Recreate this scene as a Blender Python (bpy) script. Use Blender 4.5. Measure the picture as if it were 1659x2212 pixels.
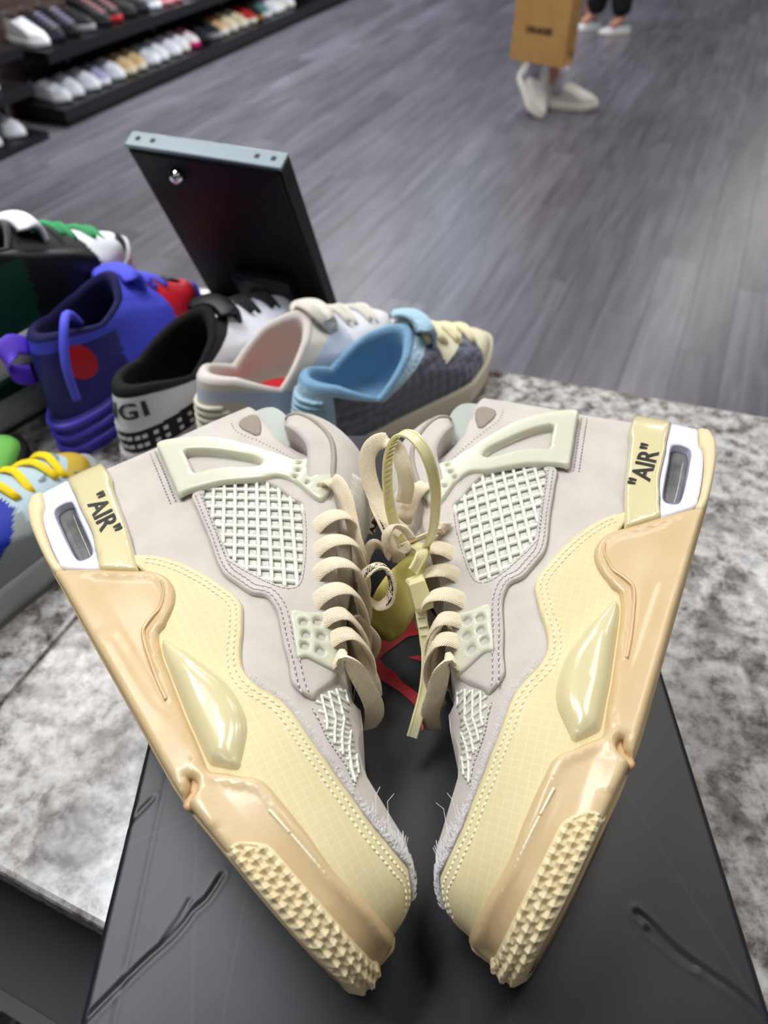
import bpy, bmesh, math, random
import numpy as np
from mathutils import Matrix, Vector
from mathutils.geometry import delaunay_2d_cdt
for _o in list(bpy.data.objects): bpy.data.objects.remove(_o)
SC = bpy.context.scene
COL = SC.collection
# ------------------------------------------------------------------ camera
CAMZ = 1.385
PITCH, ROLL = math.radians(45.862), math.radians(0.27)
cam_f = np.array([0, math.cos(PITCH), -math.sin(PITCH)]); _u = np.array([0, math.sin(PITCH), math.cos(PITCH)]); _r = np.array([1., 0, 0])
cam_u = _u*math.cos(ROLL) + _r*math.sin(ROLL); cam_r = _r*math.cos(ROLL) - _u*math.sin(ROLL)
cd = bpy.data.cameras.new('camera'); camo = bpy.data.objects.new('camera', cd); COL.objects.link(camo)
camo.matrix_world = Matrix(((cam_r[0], cam_u[0], -cam_f[0], 0), (cam_r[1], cam_u[1], -cam_f[1], 0), (cam_r[2], cam_u[2], -cam_f[2], CAMZ), (0, 0, 0, 1)))
cd.sensor_fit = 'VERTICAL'; cd.sensor_height = 36.0; cd.lens = 1534/2212*36.0
cd.clip_start = 0.02; cd.clip_end = 60
cd.dof.use_dof = True; cd.dof.focus_distance = 0.34; cd.dof.aperture_fstop = 8.0
SC.camera = camo
# ------------------------------------------------------------------ light
SC.view_settings.view_transform = 'Standard'; SC.view_settings.look = 'None'
SC.view_settings.gamma = 1.0; SC.view_settings.exposure = 0.0; SC.view_settings.use_curve_mapping = False
wd = bpy.data.worlds.new('world'); SC.world = wd; wd.use_nodes = True
wd.node_tree.nodes['Background'].inputs[0].default_value = (0.80, 0.86, 1.0, 1); wd.node_tree.nodes['Background'].inputs[1].default_value = 0.06
SC.cycles.use_light_tree = False; SC.cycles.max_bounces = 5; SC.cycles.diffuse_bounces = 3; SC.cycles.glossy_bounces = 3; SC.cycles.transmission_bounces = 4; SC.cycles.caustics_reflective = False; SC.cycles.caustics_refractive = False
STORE = math.radians(66.0)                       # direction of the floor boards and of the shelf wall
AX = np.array([math.cos(STORE), math.sin(STORE)]); AV = np.array([math.sin(STORE), -math.cos(STORE)])
CEIL = 3.1
# ceiling panels of the shop: (x, y, radiance); built as fixtures further down, right after the ceiling
PANELS = [(-0.75, 0.75, 20, .6), (-1.40, 1.55, 14, .3), (0.75, 1.25, 9, .6), (2.2, 2.3, 8, .6), (-0.6, 3.4, 10, .6), (1.9, 4.9, 12, .6), (-0.9, 5.4, 30, .6), (-1.2, 4.2, 24, .3), (4.2, 4.0, 11, .6), (0.9, 8.6, 17, .6), (3.6, 7.6, 15, .6), (5.3, 9.6, 17, .6), (-0.2, 7.6, 20, .6), (-1.3, -1.5, 4, .6), (1.3, -1.2, 2.5, .6)]
# ------------------------------------------------------------------ helpers
def lin(c):
    return tuple(((v/255)/12.92 if v/255 <= .04045 else ((v/255+.055)/1.055)**2.4) for v in c)
MATS = {}
def mat(name, rgb, rough=.5, metal=0, bump=None, var=None, sss=0, coat=0, trans=0, ior=1.45, sheen=0, emit=None, spec=.5, sssr=(.004, .003, .002)):
    """bump=(scale, strength, distance); var=(scale, rgb2, amount, detail)"""
    if name in MATS: return MATS[name]
    m = bpy.data.materials.new(name); m.use_nodes = True; nt = m.node_tree; b = nt.nodes['Principled BSDF']
    b.inputs['Base Color'].default_value = (*lin(rgb), 1); b.inputs['Roughness'].default_value = rough; b.inputs['Metallic'].default_value = metal
    b.inputs['Specular IOR Level'].default_value = spec; b.inputs['IOR'].default_value = ior
    if sss:
        b.inputs['Subsurface Weight'].default_value = sss; b.inputs['Subsurface Radius'].default_value = sssr; b.inputs['Subsurface Scale'].default_value = 1.0
    if coat: b.inputs['Coat Weight'].default_value = coat; b.inputs['Coat Roughness'].default_value = .12
    if trans: b.inputs['Transmission Weight'].default_value = trans
    if sheen: b.inputs['Sheen Weight'].default_value = sheen; b.inputs['Sheen Roughness'].default_value = .6
    if emit: b.inputs['Emission Color'].default_value = (*lin(emit[0]), 1); b.inputs['Emission Strength'].default_value = emit[1]
    tc = nt.nodes.new('ShaderNodeTexCoord')
    if var:
        n = nt.nodes.new('ShaderNodeTexNoise'); n.inputs['Scale'].default_value = var[0]; n.inputs['Detail'].default_value = var[3] if len(var) > 3 else 4
        r = nt.nodes.new('ShaderNodeValToRGB'); r.color_ramp.elements[0].position = .35; r.color_ramp.elements[1].position = .65
        r.color_ramp.elements[0].color = (*lin(rgb), 1); k = var[2]; c2 = [rgb[i]*(1-k)+var[1][i]*k for i in range(3)]
        r.color_ramp.elements[1].color = (*lin(c2), 1)
        nt.links.new(tc.outputs['Object'], n.inputs['Vector']); nt.links.new(n.outputs['Fac'], r.inputs['Fac']); nt.links.new(r.outputs['Color'], b.inputs['Base Color'])
    if bump:
        n = nt.nodes.new('ShaderNodeTexNoise'); n.inputs['Scale'].default_value = bump[0]; n.inputs['Detail'].default_value = 3
        bp = nt.nodes.new('ShaderNodeBump'); bp.inputs['Strength'].default_value = bump[1]; bp.inputs['Distance'].default_value = bump[2]
        nt.links.new(tc.outputs['Object'], n.inputs['Vector']); nt.links.new(n.outputs['Fac'], bp.inputs['Height']); nt.links.new(bp.outputs['Normal'], b.inputs['Normal'])
    MATS[name] = m; return m
def mesh(name, V, Fc, m=None, smooth=True, uv=None):
    me = bpy.data.meshes.new(name); me.from_pydata([tuple(map(float, v)) for v in V], [], [tuple(int(i) for i in f) for f in Fc])
    if m is not None: me.materials.append(m)
    if uv is not None:
        ul = me.uv_layers.new(name='UVMap'); li = np.empty(len(me.loops), int); me.loops.foreach_get('vertex_index', li)
        ul.data.foreach_set('uv', np.asarray(uv, float)[li].ravel())
    if smooth: me.polygons.foreach_set('use_smooth', [True]*len(me.polygons))
    me.update(); return me
def obj(name, me, parent=None, loc=None, mw=None):
    o = bpy.data.objects.new(name, me); COL.objects.link(o)
    if parent is not None: o.parent = parent
    if loc is not None: o.location = loc
    if mw is not None: o.matrix_world = mw
    return o
def tag(o, label=None, cat=None, group=None, kind=None):
    if label: o['label'] = label
    if cat: o['category'] = cat
    if group: o['group'] = group
    if kind: o['kind'] = kind
    return o
def empty(name, label, cat, loc=(0, 0, 0), rz=0, group=None):
    o = bpy.data.objects.new(name, None); COL.objects.link(o); o.empty_display_size = .02; o.location = loc; o.rotation_euler = (0, 0, rz)
    return tag(o, label, cat, group)
def copy_tree(o, parent=None):
    c = o.copy(); COL.objects.link(c)
    if parent is not None: c.parent = parent
    for ch in list(o.children): copy_tree(ch, c)
    return c
class MB:
    def __init__(s): s.V, s.F, s.n = [], [], 0
    def add(s, V, F):
        V = np.asarray(V, float).reshape(-1, 3); s.V.append(V); s.F += [tuple(i+s.n for i in f) for f in F]; s.n += len(V); return s
    def box(s, x0, x1, y0, y1, z0, z1, M=None):
        V = np.array([(x, y, z) for z in (z0, z1) for (x, y) in ((x0, y0), (x1, y0), (x1, y1), (x0, y1))], float)
        if M is not None: V = V @ np.asarray(M)[:3, :3].T + np.asarray(M)[:3, 3]
        return s.add(V, [(3, 2, 1, 0), (4, 5, 6, 7), (0, 1, 5, 4), (1, 2, 6, 5), (2, 3, 7, 6), (3, 0, 4, 7)])
    def tube(s, P, r, n=8, cap=True, flat=None):
        P = np.asarray(P, float); r = np.broadcast_to(r, len(P)); T = np.gradient(P, axis=0); T /= np.linalg.norm(T, axis=1)[:, None]+1e-12
        up = np.array([0, 0, 1.]) if flat is None else np.asarray(flat, float); Vs = []
        for i in range(len(P)):
            a = np.cross(T[i], up); 
            if np.linalg.norm(a) < 1e-4: a = np.cross(T[i], [0.3, 1, .2])
            a /= np.linalg.norm(a); b = np.cross(a, T[i])
            for k in range(n):
                w = 2*math.pi*k/n; Vs.append(P[i]+r[i]*(math.cos(w)*a+math.sin(w)*b))
        m = len(P); F = [(i*n+k, i*n+(k+1) % n, (i+1)*n+(k+1) % n, (i+1)*n+k) for i in range(m-1) for k in range(n)]
        if cap: F += [tuple(range(n-1, -1, -1)), tuple((m-1)*n+k for k in range(n))]
        return s.add(Vs, F)
    def lathe(s, prof, n=24, c=(0, 0, 0), M=None):
        Vs = [(rr*math.cos(2*math.pi*k/n), rr*math.sin(2*math.pi*k/n), zz) for rr, zz in prof for k in range(n)]; Vs = np.array(Vs)
        if M is not None: Vs = Vs @ np.asarray(M)[:3, :3].T
        Vs = Vs+np.array(c); m = len(prof)
        F = [(i*n+k, i*n+(k+1) % n, (i+1)*n+(k+1) % n, (i+1)*n+k) for i in range(m-1) for k in range(n)]
        return s.add(Vs, F+[tuple(range(n-1, -1, -1)), tuple((m-1)*n+k for k in range(n))])
    def me(s, name, m=None, smooth=False): return mesh(name, np.concatenate(s.V), s.F, m, smooth)
def smooth_poly(P, closed=False, step=.002):
    """Catmull-Rom through points, resampled"""
    P = np.asarray(P, float); n = len(P); out = []
    rng = n if closed else n-1
    for i in range(rng):
        if closed: a, b, c, d = P[(i-1) % n], P[i], P[(i+1) % n], P[(i+2) % n]
        else: a, b, c, d = P[max(i-1, 0)], P[i], P[i+1], P[min(i+2, n-1)]
        k = max(1, int(math.ceil(np.linalg.norm(c-b)/step)))
        for j in range(k):
            t = j/k; out.append(.5*((2*b)+(-a+c)*t+(2*a-5*b+4*c-d)*t*t+(-a+3*b-3*c+d)*t**3))
    if not closed: out.append(P[-1])
    return np.array(out)
def resample(P, step):
    P = np.asarray(P, float); L = np.r_[0, np.cumsum(np.linalg.norm(np.diff(P, axis=0), axis=1))]
    s = np.linspace(0, L[-1], max(2, int(L[-1]/step)+1)); return np.stack([np.interp(s, L, P[:, k]) for k in range(P.shape[1])], 1)
def inpoly(pts, poly):
    pts = np.asarray(pts); poly = np.asarray(poly); x, y = pts[:, 0], pts[:, 1]; c = np.zeros(len(pts), bool); n = len(poly); j = n-1
    for i in range(n):
        xi, yi = poly[i]; xj, yj = poly[j]
        if yi != yj:
            k = ((yi > y) != (yj > y)) & (x < (xj-xi)*(y-yi)/(yj-yi)+xi); c ^= k
        j = i
    return c
def dpoly(pts, poly):
    pts = np.asarray(pts); d = np.full(len(pts), 1e9); n = len(poly)
    for i in range(n):
        a, b = np.asarray(poly[i]), np.asarray(poly[(i+1) % n]); ab = b-a; L2 = ab@ab
        if L2 < 1e-16: continue
        t = np.clip(((pts-a)@ab)/L2, 0, 1); q = pts-a-t[:, None]*ab; d = np.minimum(d, (q*q).sum(1))
    return np.sqrt(d)
def tri_region(outer, holes=(), h=.0025, er=0):
    """constrained Delaunay of outline minus holes -> 2D points, triangles, distance to the edge"""
    loops = [np.asarray(outer)]+[np.asarray(k) for k in holes]
    pts, edges = [], []
    for lp in loops:
        i0 = len(pts); pts += [tuple(p) for p in lp]; n = len(lp); edges += [(i0+i, i0+(i+1) % n) for i in range(n)]
    lo, hi = loops[0].min(0), loops[0].max(0)
    gx, gy = np.meshgrid(np.arange(lo[0], hi[0], h), np.arange(lo[1], hi[1], h*.866)); gx[1::2] += h/2
    G = np.stack([gx.ravel(), gy.ravel()], 1)
    def keep(Q, dm):
        k = inpoly(Q, loops[0])
        for lp in loops[1:]: k &= ~inpoly(Q, lp)
        Q = Q[k]
        if not len(Q): return Q
        d = np.min([dpoly(Q, lp) for lp in loops], 0); return Q[d > dm]
    G = keep(G, max(h*.45, er*1.15)); extra = [G]
    if er:
        for f in (.3, 1.0):
            for lp in loops:
                nx = np.roll(lp, -1, 0)-np.roll(lp, 1, 0); nx /= np.linalg.norm(nx, axis=1)[:, None]+1e-12; nn = np.stack([-nx[:, 1], nx[:, 0]], 1)
                for sg in (1, -1): extra.append(keep(lp+sg*nn*er*f, er*f*.93))
    for e in extra: pts += [tuple(p) for p in e]
    vc, ec, fc, *_ = delaunay_2d_cdt([Vector(p) for p in pts], edges, [], 0, 1e-7)
    V = np.array([(v.x, v.y) for v in vc]); Fc = np.array([f for f in fc if len(f) == 3])
    cen = V[Fc].mean(1); k = inpoly(cen, loops[0])
    for lp in loops[1:]: k &= ~inpoly(cen, lp)
    Fc = Fc[k]; d = np.min([dpoly(V, lp) for lp in loops], 0); d[d < 1e-6] = 0
    a = V[Fc]; cr = (a[:, 1, 0]-a[:, 0, 0])*(a[:, 2, 1]-a[:, 0, 1])-(a[:, 1, 1]-a[:, 0, 1])*(a[:, 2, 0]-a[:, 0, 0]); Fc[cr < 0] = Fc[cr < 0][:, ::-1]
    return V, Fc, d
def ribbon(P, Wv, width, thick, n=10):
    """flat woven band: centre line P, width direction per point Wv; UVs run along it"""
    P = np.asarray(P, float); Wv = np.asarray(Wv, float)
    if Wv.ndim == 1: Wv = np.tile(Wv, (len(P), 1))
    T = np.gradient(P, axis=0); T /= np.linalg.norm(T, axis=1)[:, None]+1e-12
    W = Wv-(Wv*T).sum(1)[:, None]*T; W /= np.linalg.norm(W, axis=1)[:, None]+1e-12; N = np.cross(T, W)
    width = np.broadcast_to(width, len(P)); L = np.r_[0, np.cumsum(np.linalg.norm(np.diff(P, axis=0), axis=1))]
    V, UV = [], []
    for i in range(len(P)):
        for k in range(n+1):
            w = 2*math.pi*k/n; cx, sx = math.cos(w), math.sin(w)
            cx = math.copysign(abs(cx)**.7, cx); sx = math.copysign(abs(sx)**.8, sx)
            V.append(P[i]+W[i]*width[i]/2*cx+N[i]*thick/2*sx); UV.append((L[i]/.007, (cx+1)/2))
    m = len(P); q = n+1
    F = [(i*q+k, i*q+k+1, (i+1)*q+k+1, (i+1)*q+k) for i in range(m-1) for k in range(n)]
    F += [tuple(range(n-1, -1, -1)), tuple((m-1)*q+k for k in range(n))]
    return V, F, UV
def text_mesh(s, size, bold=0.0, depth=0.0):
    """letters as 2D triangles in text space (x along the line, y up), origin at the centre"""
    cu = bpy.data.curves.new('letters', 'FONT'); cu.body = s; cu.size = size; cu.offset = bold; cu.align_x = 'CENTER'; cu.align_y = 'CENTER'; cu.resolution_u = 3; cu.extrude = depth
    o = bpy.data.objects.new('letters', cu); COL.objects.link(o); dg = bpy.context.evaluated_depsgraph_get()
    me = bpy.data.meshes.new_from_object(o.evaluated_get(dg)); V = np.array([v.co[:] for v in me.vertices]); F = [tuple(p.vertices) for p in me.polygons]
    bpy.data.objects.remove(o); bpy.data.meshes.remove(me); bpy.data.curves.remove(cu)
    return V, F
# ------------------------------------------------------------------ setting
rnd = random.Random(7)
def rotz(a): return np.array([[math.cos(a), -math.sin(a), 0], [math.sin(a), math.cos(a), 0], [0, 0, 1]])
def mat_plank():
    m = bpy.data.materials.new('plank_vinyl'); m.use_nodes = True; nt = m.node_tree; b = nt.nodes['Principled BSDF']; N = nt.nodes.new; Lk = nt.links.new
    tc = N('ShaderNodeTexCoord'); oi = N('ShaderNodeObjectInfo'); mp = N('ShaderNodeMapping'); mp.inputs['Scale'].default_value = (1.6, 20, 1)
    ad = N('ShaderNodeVectorMath'); ad.operation = 'ADD'; sc = N('ShaderNodeVectorMath'); sc.operation = 'SCALE'; sc.inputs['Scale'].default_value = 37
    cb = N('ShaderNodeCombineXYZ'); Lk(oi.outputs['Random'], cb.inputs[0]); Lk(oi.outputs['Random'], cb.inputs[1]); Lk(cb.outputs[0], sc.inputs[0])
    Lk(tc.outputs['Object'], ad.inputs[0]); Lk(sc.outputs[0], ad.inputs[1]); Lk(ad.outputs[0], mp.inputs[0])
    n = N('ShaderNodeTexNoise'); n.inputs['Scale'].default_value = 1.3; n.inputs['Detail'].default_value = 5; n.inputs['Distortion'].default_value = .6; Lk(mp.outputs[0], n.inputs['Vector'])
    r = N('ShaderNodeValToRGB'); r.color_ramp.elements[0].position = .3; r.color_ramp.elements[1].position = .72
    r.color_ramp.elements[0].color = (*lin((84, 82, 90)), 1); r.color_ramp.elements[1].color = (*lin((116, 114, 123)), 1); Lk(n.outputs['Fac'], r.inputs['Fac'])
    mr = N('ShaderNodeMapRange'); mr.inputs['To Min'].default_value = .78; mr.inputs['To Max'].default_value = 1.18; Lk(oi.outputs['Random'], mr.inputs['Value'])
    mx = N('ShaderNodeMix'); mx.data_type = 'RGBA'; mx.blend_type = 'MULTIPLY'; mx.inputs['Factor'].default_value = 1; Lk(r.outputs['Color'], mx.inputs['A'])
    cc = N('ShaderNodeCombineColor'); [Lk(mr.outputs[0], cc.inputs[k]) for k in range(3)]; Lk(cc.outputs[0], mx.inputs['B'])
    Lk(mx.outputs['Result'], b.inputs['Base Color']); b.inputs['Roughness'].default_value = .34; b.inputs['Specular IOR Level'].default_value = .55
    bp = N('ShaderNodeBump'); bp.inputs['Strength'].default_value = .25; bp.inputs['Distance'].default_value = .002; Lk(n.outputs['Fac'], bp.inputs['Height']); Lk(bp.outputs['Normal'], b.inputs['Normal'])
    return m
M_plank = mat_plank()
fl = obj('floor', MB().box(-9, 9, -5, 17, -.06, -.006).me('floor', mat('floor_gap', (58, 56, 60), .8))); tag(fl, kind='structure'); fl['label'] = 'grey wood plank floor of the shop'
PW, PL = .152, 1.22
def pmesh(l, w, g=.0005, bv=.0008):
    x, y = l/2-g, w/2-g; V = []
    for z, e in ((-.006, 0), (-bv, 0), (0, bv)):
        V += [(-x+e, -y+e, z), (x-e, -y+e, z), (x-e, y-e, z), (-x+e, y-e, z)]
    F = [(8, 9, 10, 11)]+[(a*4+k, a*4+(k+1) % 4, a*4+4+(k+1) % 4, a*4+4+k) for a in (0, 1) for k in range(4)]
    return mesh('plank', V, F, M_plank, False)
pm = pmesh(PL, PW)
def projw(P):
    d = np.atleast_2d(P)-np.array([0, 0, CAMZ]); z = d@cam_f; return d@cam_r/z, d@cam_u/z, z
cand = []
for j in range(-30, 34):
    off = (j*.4371) % 1*PL
    for i in range(-3, 12):
        s, c = i*PL+off, j*PW; ctr = AX*s+AV*c
        crn = np.array([[*(AX*(s+ds*PL/2)+AV*(c+dc*PW/2)), 0] for ds in (-1, 1) for dc in (-1, 1)])
        x, y, z = projw(crn)
        if (z < .3).any(): area = -1
        else:
            inn = (x.max() > -.58) & (x.min() < .58) & (y.max() > -.1) & (y.min() < .76)
            area = (np.ptp(x)*np.ptp(y)) if inn else -1
        cand.append((area, ctr, j))
cand.sort(key=lambda t: -t[0])
vis = [c for c in cand if c[0] > 0][:300]; rest = [c for c in cand if c[0] <= 0]+[c for c in cand if c[0] > 0][300:]
for a, ctr, j in vis:
    o = obj('plank', pm, fl, (ctr[0], ctr[1], 0)); o.rotation_euler = (0, 0, STORE)
mb = MB(); pv = np.array([v.co[:] for v in pm.vertices]); pf = [tuple(p.vertices) for p in pm.polygons]; RZ = rotz(STORE)
for a, ctr, j in rest: mb.add(pv@RZ.T+[ctr[0], ctr[1], 0], pf)
o = obj('plank_field', mb.me('plank_field', M_plank), fl); o['kind'] = 'stuff'
# ceiling and its light panels
ce = obj('ceiling', MB().box(-9, 9, -5, 17, CEIL+.02, CEIL+.1).me('ceiling', mat('ceiling_black', (38, 38, 42), .9))); tag(ce, kind='structure')
M_frame = mat('lamp_frame', (225, 225, 228), .5)
for k, (x, y, L, hw) in enumerate(PANELS):
    t = empty('ceiling_light', 'square white ceiling light panel above the shop floor', 'ceiling light', (x, y, CEIL-.03), STORE, 'ceiling light panels')
    f = MB(); [f.box(a, b, c, d, -.01, .05) for a, b, c, d in ((-hw-.03, hw+.03, -.33, -.3), (-hw-.03, hw+.03, .3, .33), (-hw-.03, -hw, -.3, .3), (hw, hw+.03, -.3, .3))]; f.box(-hw-.03, hw+.03, -.33, .33, .04, .05)
    obj('lamp_frame', f.me('lamp_frame', M_frame), t)
    m = bpy.data.materials.new('lamp_diffuser'); m.use_nodes = True; b = m.node_tree.nodes['Principled BSDF']; b.inputs['Base Color'].default_value = (.8, .8, .8, 1)
    b.inputs['Emission Color'].default_value = (1, .965, .92, 1) if k % 3 else (.72, .84, 1, 1) if k == 9 else (.93, .96, 1, 1); b.inputs['Emission Strength'].default_value = L  # blue tint added to one far panel for a bluish patch on the floor
    obj('lamp_diffuser', mesh('lamp_diffuser', [(-hw, -.3, 0), (-hw, .3, 0), (hw, .3, 0), (hw, -.3, 0)], [(0, 1, 2, 3)], m, False), t)
# shelf wall
def mat_wood():
    m = bpy.data.materials.new('dark_wall_wood'); m.use_nodes = True; nt = m.node_tree; b = nt.nodes['Principled BSDF']; N = nt.nodes.new; Lk = nt.links.new
    tc = N('ShaderNodeTexCoord'); mp = N('ShaderNodeMapping'); mp.inputs['Scale'].default_value = (1, 1, 14); n = N('ShaderNodeTexNoise'); n.inputs['Scale'].default_value = 2.2; n.inputs['Detail'].default_value = 5
    r = N('ShaderNodeValToRGB'); r.color_ramp.elements[0].position = .3; r.color_ramp.elements[1].position = .7; r.color_ramp.elements[0].color = (*lin((44, 34, 32)), 1); r.color_ramp.elements[1].color = (*lin((84, 66, 60)), 1)
    Lk(tc.outputs['Object'], mp.inputs[0]); Lk(mp.outputs[0], n.inputs['Vector']); Lk(n.outputs['Fac'], r.inputs['Fac']); Lk(r.outputs['Color'], b.inputs['Base Color']); b.inputs['Roughness'].default_value = .55; return m
SHB = np.array([-1.79, 4.40])                      # front foot of the display shelves
def shp(s, v, z=0): p = SHB+AX*s+AV*v; return (p[0], p[1], z)
# in the wall's own frame +x runs along the wall and +y points into the wall (away from the shop)
wl = obj('wall_left', MB().box(-5, 7, .40, .46, 0, CEIL+.02).me('wall_left', mat('wall_shadow_gap', (20, 17, 17), .8)), loc=shp(0, 0)); wl.rotation_euler = (0, 0, STORE); tag(wl, kind='structure')
M_wood = mat_wood()
for k in range(9):
    z0 = .02+k*.3; pb = MB().box(-2.4, 6.5, .385, .40, z0+.004, z0+.296).me('wall_board', M_wood); obj('wall_board', pb, wl)
def shelf_unit(name, label, s0, s1, zt, th, depth=.40):
    t = empty(name, label, 'shelf', shp(s0, 0, 0), STORE)
    L = s1-s0; m = mat('shelf_black', (16, 16, 18), .35, bump=(60, .05, .001))
    obj('shelf_board', MB().box(0, L, 0, depth-.015, zt-th, zt).me('shelf_board', m), t)
    lp = MB().box(0, L, -.006, 0, zt-th-.01, zt).me('front_lip', mat('shelf_lip', (26, 26, 29), .28)); obj('front_lip', lp, t)
    if zt < .2: obj('plinth', MB().box(.04, L, .03, depth-.015, 0.0, zt-th).me('plinth', m), t)
    else:
        for q in range(int(L/.8)+1 if L > 2 else 0):
            obj('bracket', MB().box(.25+q*.8, .27+q*.8, .12, depth-.015, zt-th-.07, zt-th).me('bracket', m), t)
    return t
SH_LO, SH_HI = .10, .38
shelf_unit('display_shelf', 'long black bottom display shelf holding white and colourful sneakers by the floor', 0, 4.6, SH_LO, .05)
shelf_unit('display_shelf', 'long black upper display shelf holding dark sneakers along the brown wall', 0, 3.6, SH_HI, .045)
shelf_unit('display_shelf', 'short black bottom shelf at the left picture edge beside the metal upright', -1.5, -.16, SH_LO-.06, .035)
shelf_unit('display_shelf', 'short black middle shelf at the left picture edge beside the metal upright', -1.5, -.16, SH_LO+.17, .035)
shelf_unit('display_shelf', 'short black upper shelf at the left picture edge beside the metal upright', -1.5, -.16, SH_HI+.06, .035)
for k, s_ in enumerate((.4, 1.7, 3.0)):          # track spots aimed at the sneaker wall
    p = np.array(shp(s_+.2, 2.9, CEIL-.16)); q = np.array(shp(s_, -.15, .25)); t = empty('fill_spot', 'added unseen black track spotlight on the ceiling aimed at the sneaker wall', 'fill_spot', tuple(p), 0, 'added fill spots')
    d = Vector(q-p).normalized(); rot = d.to_track_quat('-Z', 'Y'); can = MB().lathe([(.035, .10), (.042, .09), (.045, 0), (.040, -.004), (.038, .0)], 20).me('lamp_can', mat('spot_black', (18, 18, 20), .4), True); o = obj('lamp_can', can, t); o.rotation_euler = rot.to_euler()
    obj('stem', MB().tube(np.array([(0, 0, .05), (0, 0, .165)]), .008, 10).me('stem', MATS['spot_black'], True), t)
    ld = bpy.data.lights.new('spot', 'SPOT'); ld.energy = 260; ld.spot_size = math.radians(46); ld.spot_blend = .6; ld.shadow_soft_size = .035; ld.color = (.94, .97, 1)
    lo = bpy.data.objects.new('spot', ld); COL.objects.link(lo); lo.parent = t; lo.location = tuple(d*.02); lo.rotation_euler = rot.to_euler()
up = empty('shelf_upright', 'thin grey metal upright between the two shelf bays', 'upright', shp(-.08, .0, 0), STORE)
M_steel = mat('grey_steel', (118, 114, 116), .4, .7)
obj('post', MB().box(-.012, .012, .34, .375, 0, 2.4).me('post', M_steel), up); obj('foot_plate', MB().box(-.03, .03, .30, .384, 0, .006).me('foot_plate', M_steel), up)
# ------------------------------------------------------------------ counter
CT = .90; BT = CAMZ-.36
def mat_granite():
    m = bpy.data.materials.new('granite'); m.use_nodes = True; nt = m.node_tree; b = nt.nodes['Principled BSDF']; N = nt.nodes.new; Lk = nt.links.new
    tc = N('ShaderNodeTexCoord')
    def noise(sc, det, dist=0, rough=.6):
        n = N('ShaderNodeTexNoise'); n.inputs['Scale'].default_value = sc; n.inputs['Detail'].default_value = det; n.inputs['Distortion'].default_value = dist; n.inputs['Roughness'].default_value = rough; Lk(tc.outputs['Object'], n.inputs['Vector']); return n
    def ramp(src, st):
        r = N('ShaderNodeValToRGB'); e = r.color_ramp.elements
        while len(e) < len(st): e.new(.5)
        for k, (p, c) in enumerate(st): e[k].position = p; e[k].color = (*lin(c), 1)
        Lk(src, r.inputs['Fac']); return r
    a = noise(72, 6, .2, .68); ra = ramp(a.outputs['Fac'], [(.28, (58, 50, 48)), (.38, (112, 104, 100)), (.46, (158, 153, 149)), (.56, (188, 185, 182)), (.70, (212, 211, 209))])
    c = noise(24, 4, .35); rc = ramp(c.outputs['Fac'], [(.36, (104, 92, 86)), (.50, (255, 255, 255)), (.66, (228, 232, 236))])
    mx = N('ShaderNodeMix'); mx.data_type = 'RGBA'; mx.blend_type = 'MULTIPLY'; mx.inputs['Factor'].default_value = .75; Lk(ra.outputs['Color'], mx.inputs['A']); Lk(rc.outputs['Color'], mx.inputs['B'])
    v = N('ShaderNodeTexVoronoi'); v.inputs['Scale'].default_value = 90; Lk(tc.outputs['Object'], v.inputs['Vector']); rv = ramp(v.outputs['Distance'], [(.05, (70, 60, 58)), (.22, (255, 255, 255))])
    mx2 = N('ShaderNodeMix'); mx2.data_type = 'RGBA'; mx2.blend_type = 'MULTIPLY'; mx2.inputs['Factor'].default_value = .35; Lk(mx.outputs['Result'], mx2.inputs['A']); Lk(rv.outputs['Color'], mx2.inputs['B'])
    Lk(mx2.outputs['Result'], b.inputs['Base Color']); b.inputs['Roughness'].default_value = .22; b.inputs['Specular IOR Level'].default_value = .5
    bp = N('ShaderNodeBump'); bp.inputs['Strength'].default_value = .08; bp.inputs['Distance'].default_value = .001; Lk(a.outputs['Fac'], bp.inputs['Height']); Lk(bp.outputs['Normal'], b.inputs['Normal'])
    return m
M_gran = mat_granite()
def slab(name, corners, z0, z1, bev=.004):
    C = np.array(corners, float); n = len(C); cen = C.mean(0); V = []
    for z, e in ((z0, 0), (z1-bev, 0), (z1-bev*.3, bev*.3), (z1, bev)):
        for k in range(n):
            a, b, c = C[k-1], C[k], C[(k+1) % n]; d1 = (a-b)/np.linalg.norm(a-b); d2 = (c-b)/np.linalg.norm(c-b); V.append((*(b+(d1+d2)*e), z))
    F = [tuple(range(n-1, -1, -1)), tuple(3*n+k for k in range(n))]+[(a*n+k, a*n+(k+1) % n, (a+1)*n+(k+1) % n, (a+1)*n+k) for a in range(3) for k in range(n)]
    return mesh(name, V, F, M_gran, False)
nearl = lambda x: .151+(x+.246)*-.437
farl = lambda x: .707+(x-.127)*-.320
sa, sb = np.array([-.291, .271]), np.array([-.257, .352]); sd = (sb-sa)/np.linalg.norm(sb-sa)
def hit(fn):
    # where the seam meets an edge line
    lo, hi = -3., 3.
    for _ in range(60):
        mid = (lo+hi)/2; p = sa+sd*mid
        if p[1] < fn(p[0]): lo = mid
        else: hi = mid
    return sa+sd*lo
ns, fs = hit(nearl), hit(farl); g = np.array([sd[1], -sd[0]])*.0007
s1 = obj('counter_slab', slab('counter_slab', [ns+g, (1.5, nearl(1.5)), (1.5, farl(1.5)), fs+g], CT-.035, CT)); tag(s1, 'speckled grey granite counter slab under the black shoe box', 'countertop')
s2 = obj('counter_slab', slab('counter_slab', [(-1.6, nearl(-1.6)), ns-g, fs-g+sd*.075, (-1.6, farl(-1.6)+.07)], CT-.035, CT)); tag(s2, 'granite counter slab left of the seam under the yellow-laced sneaker', 'countertop')
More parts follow.
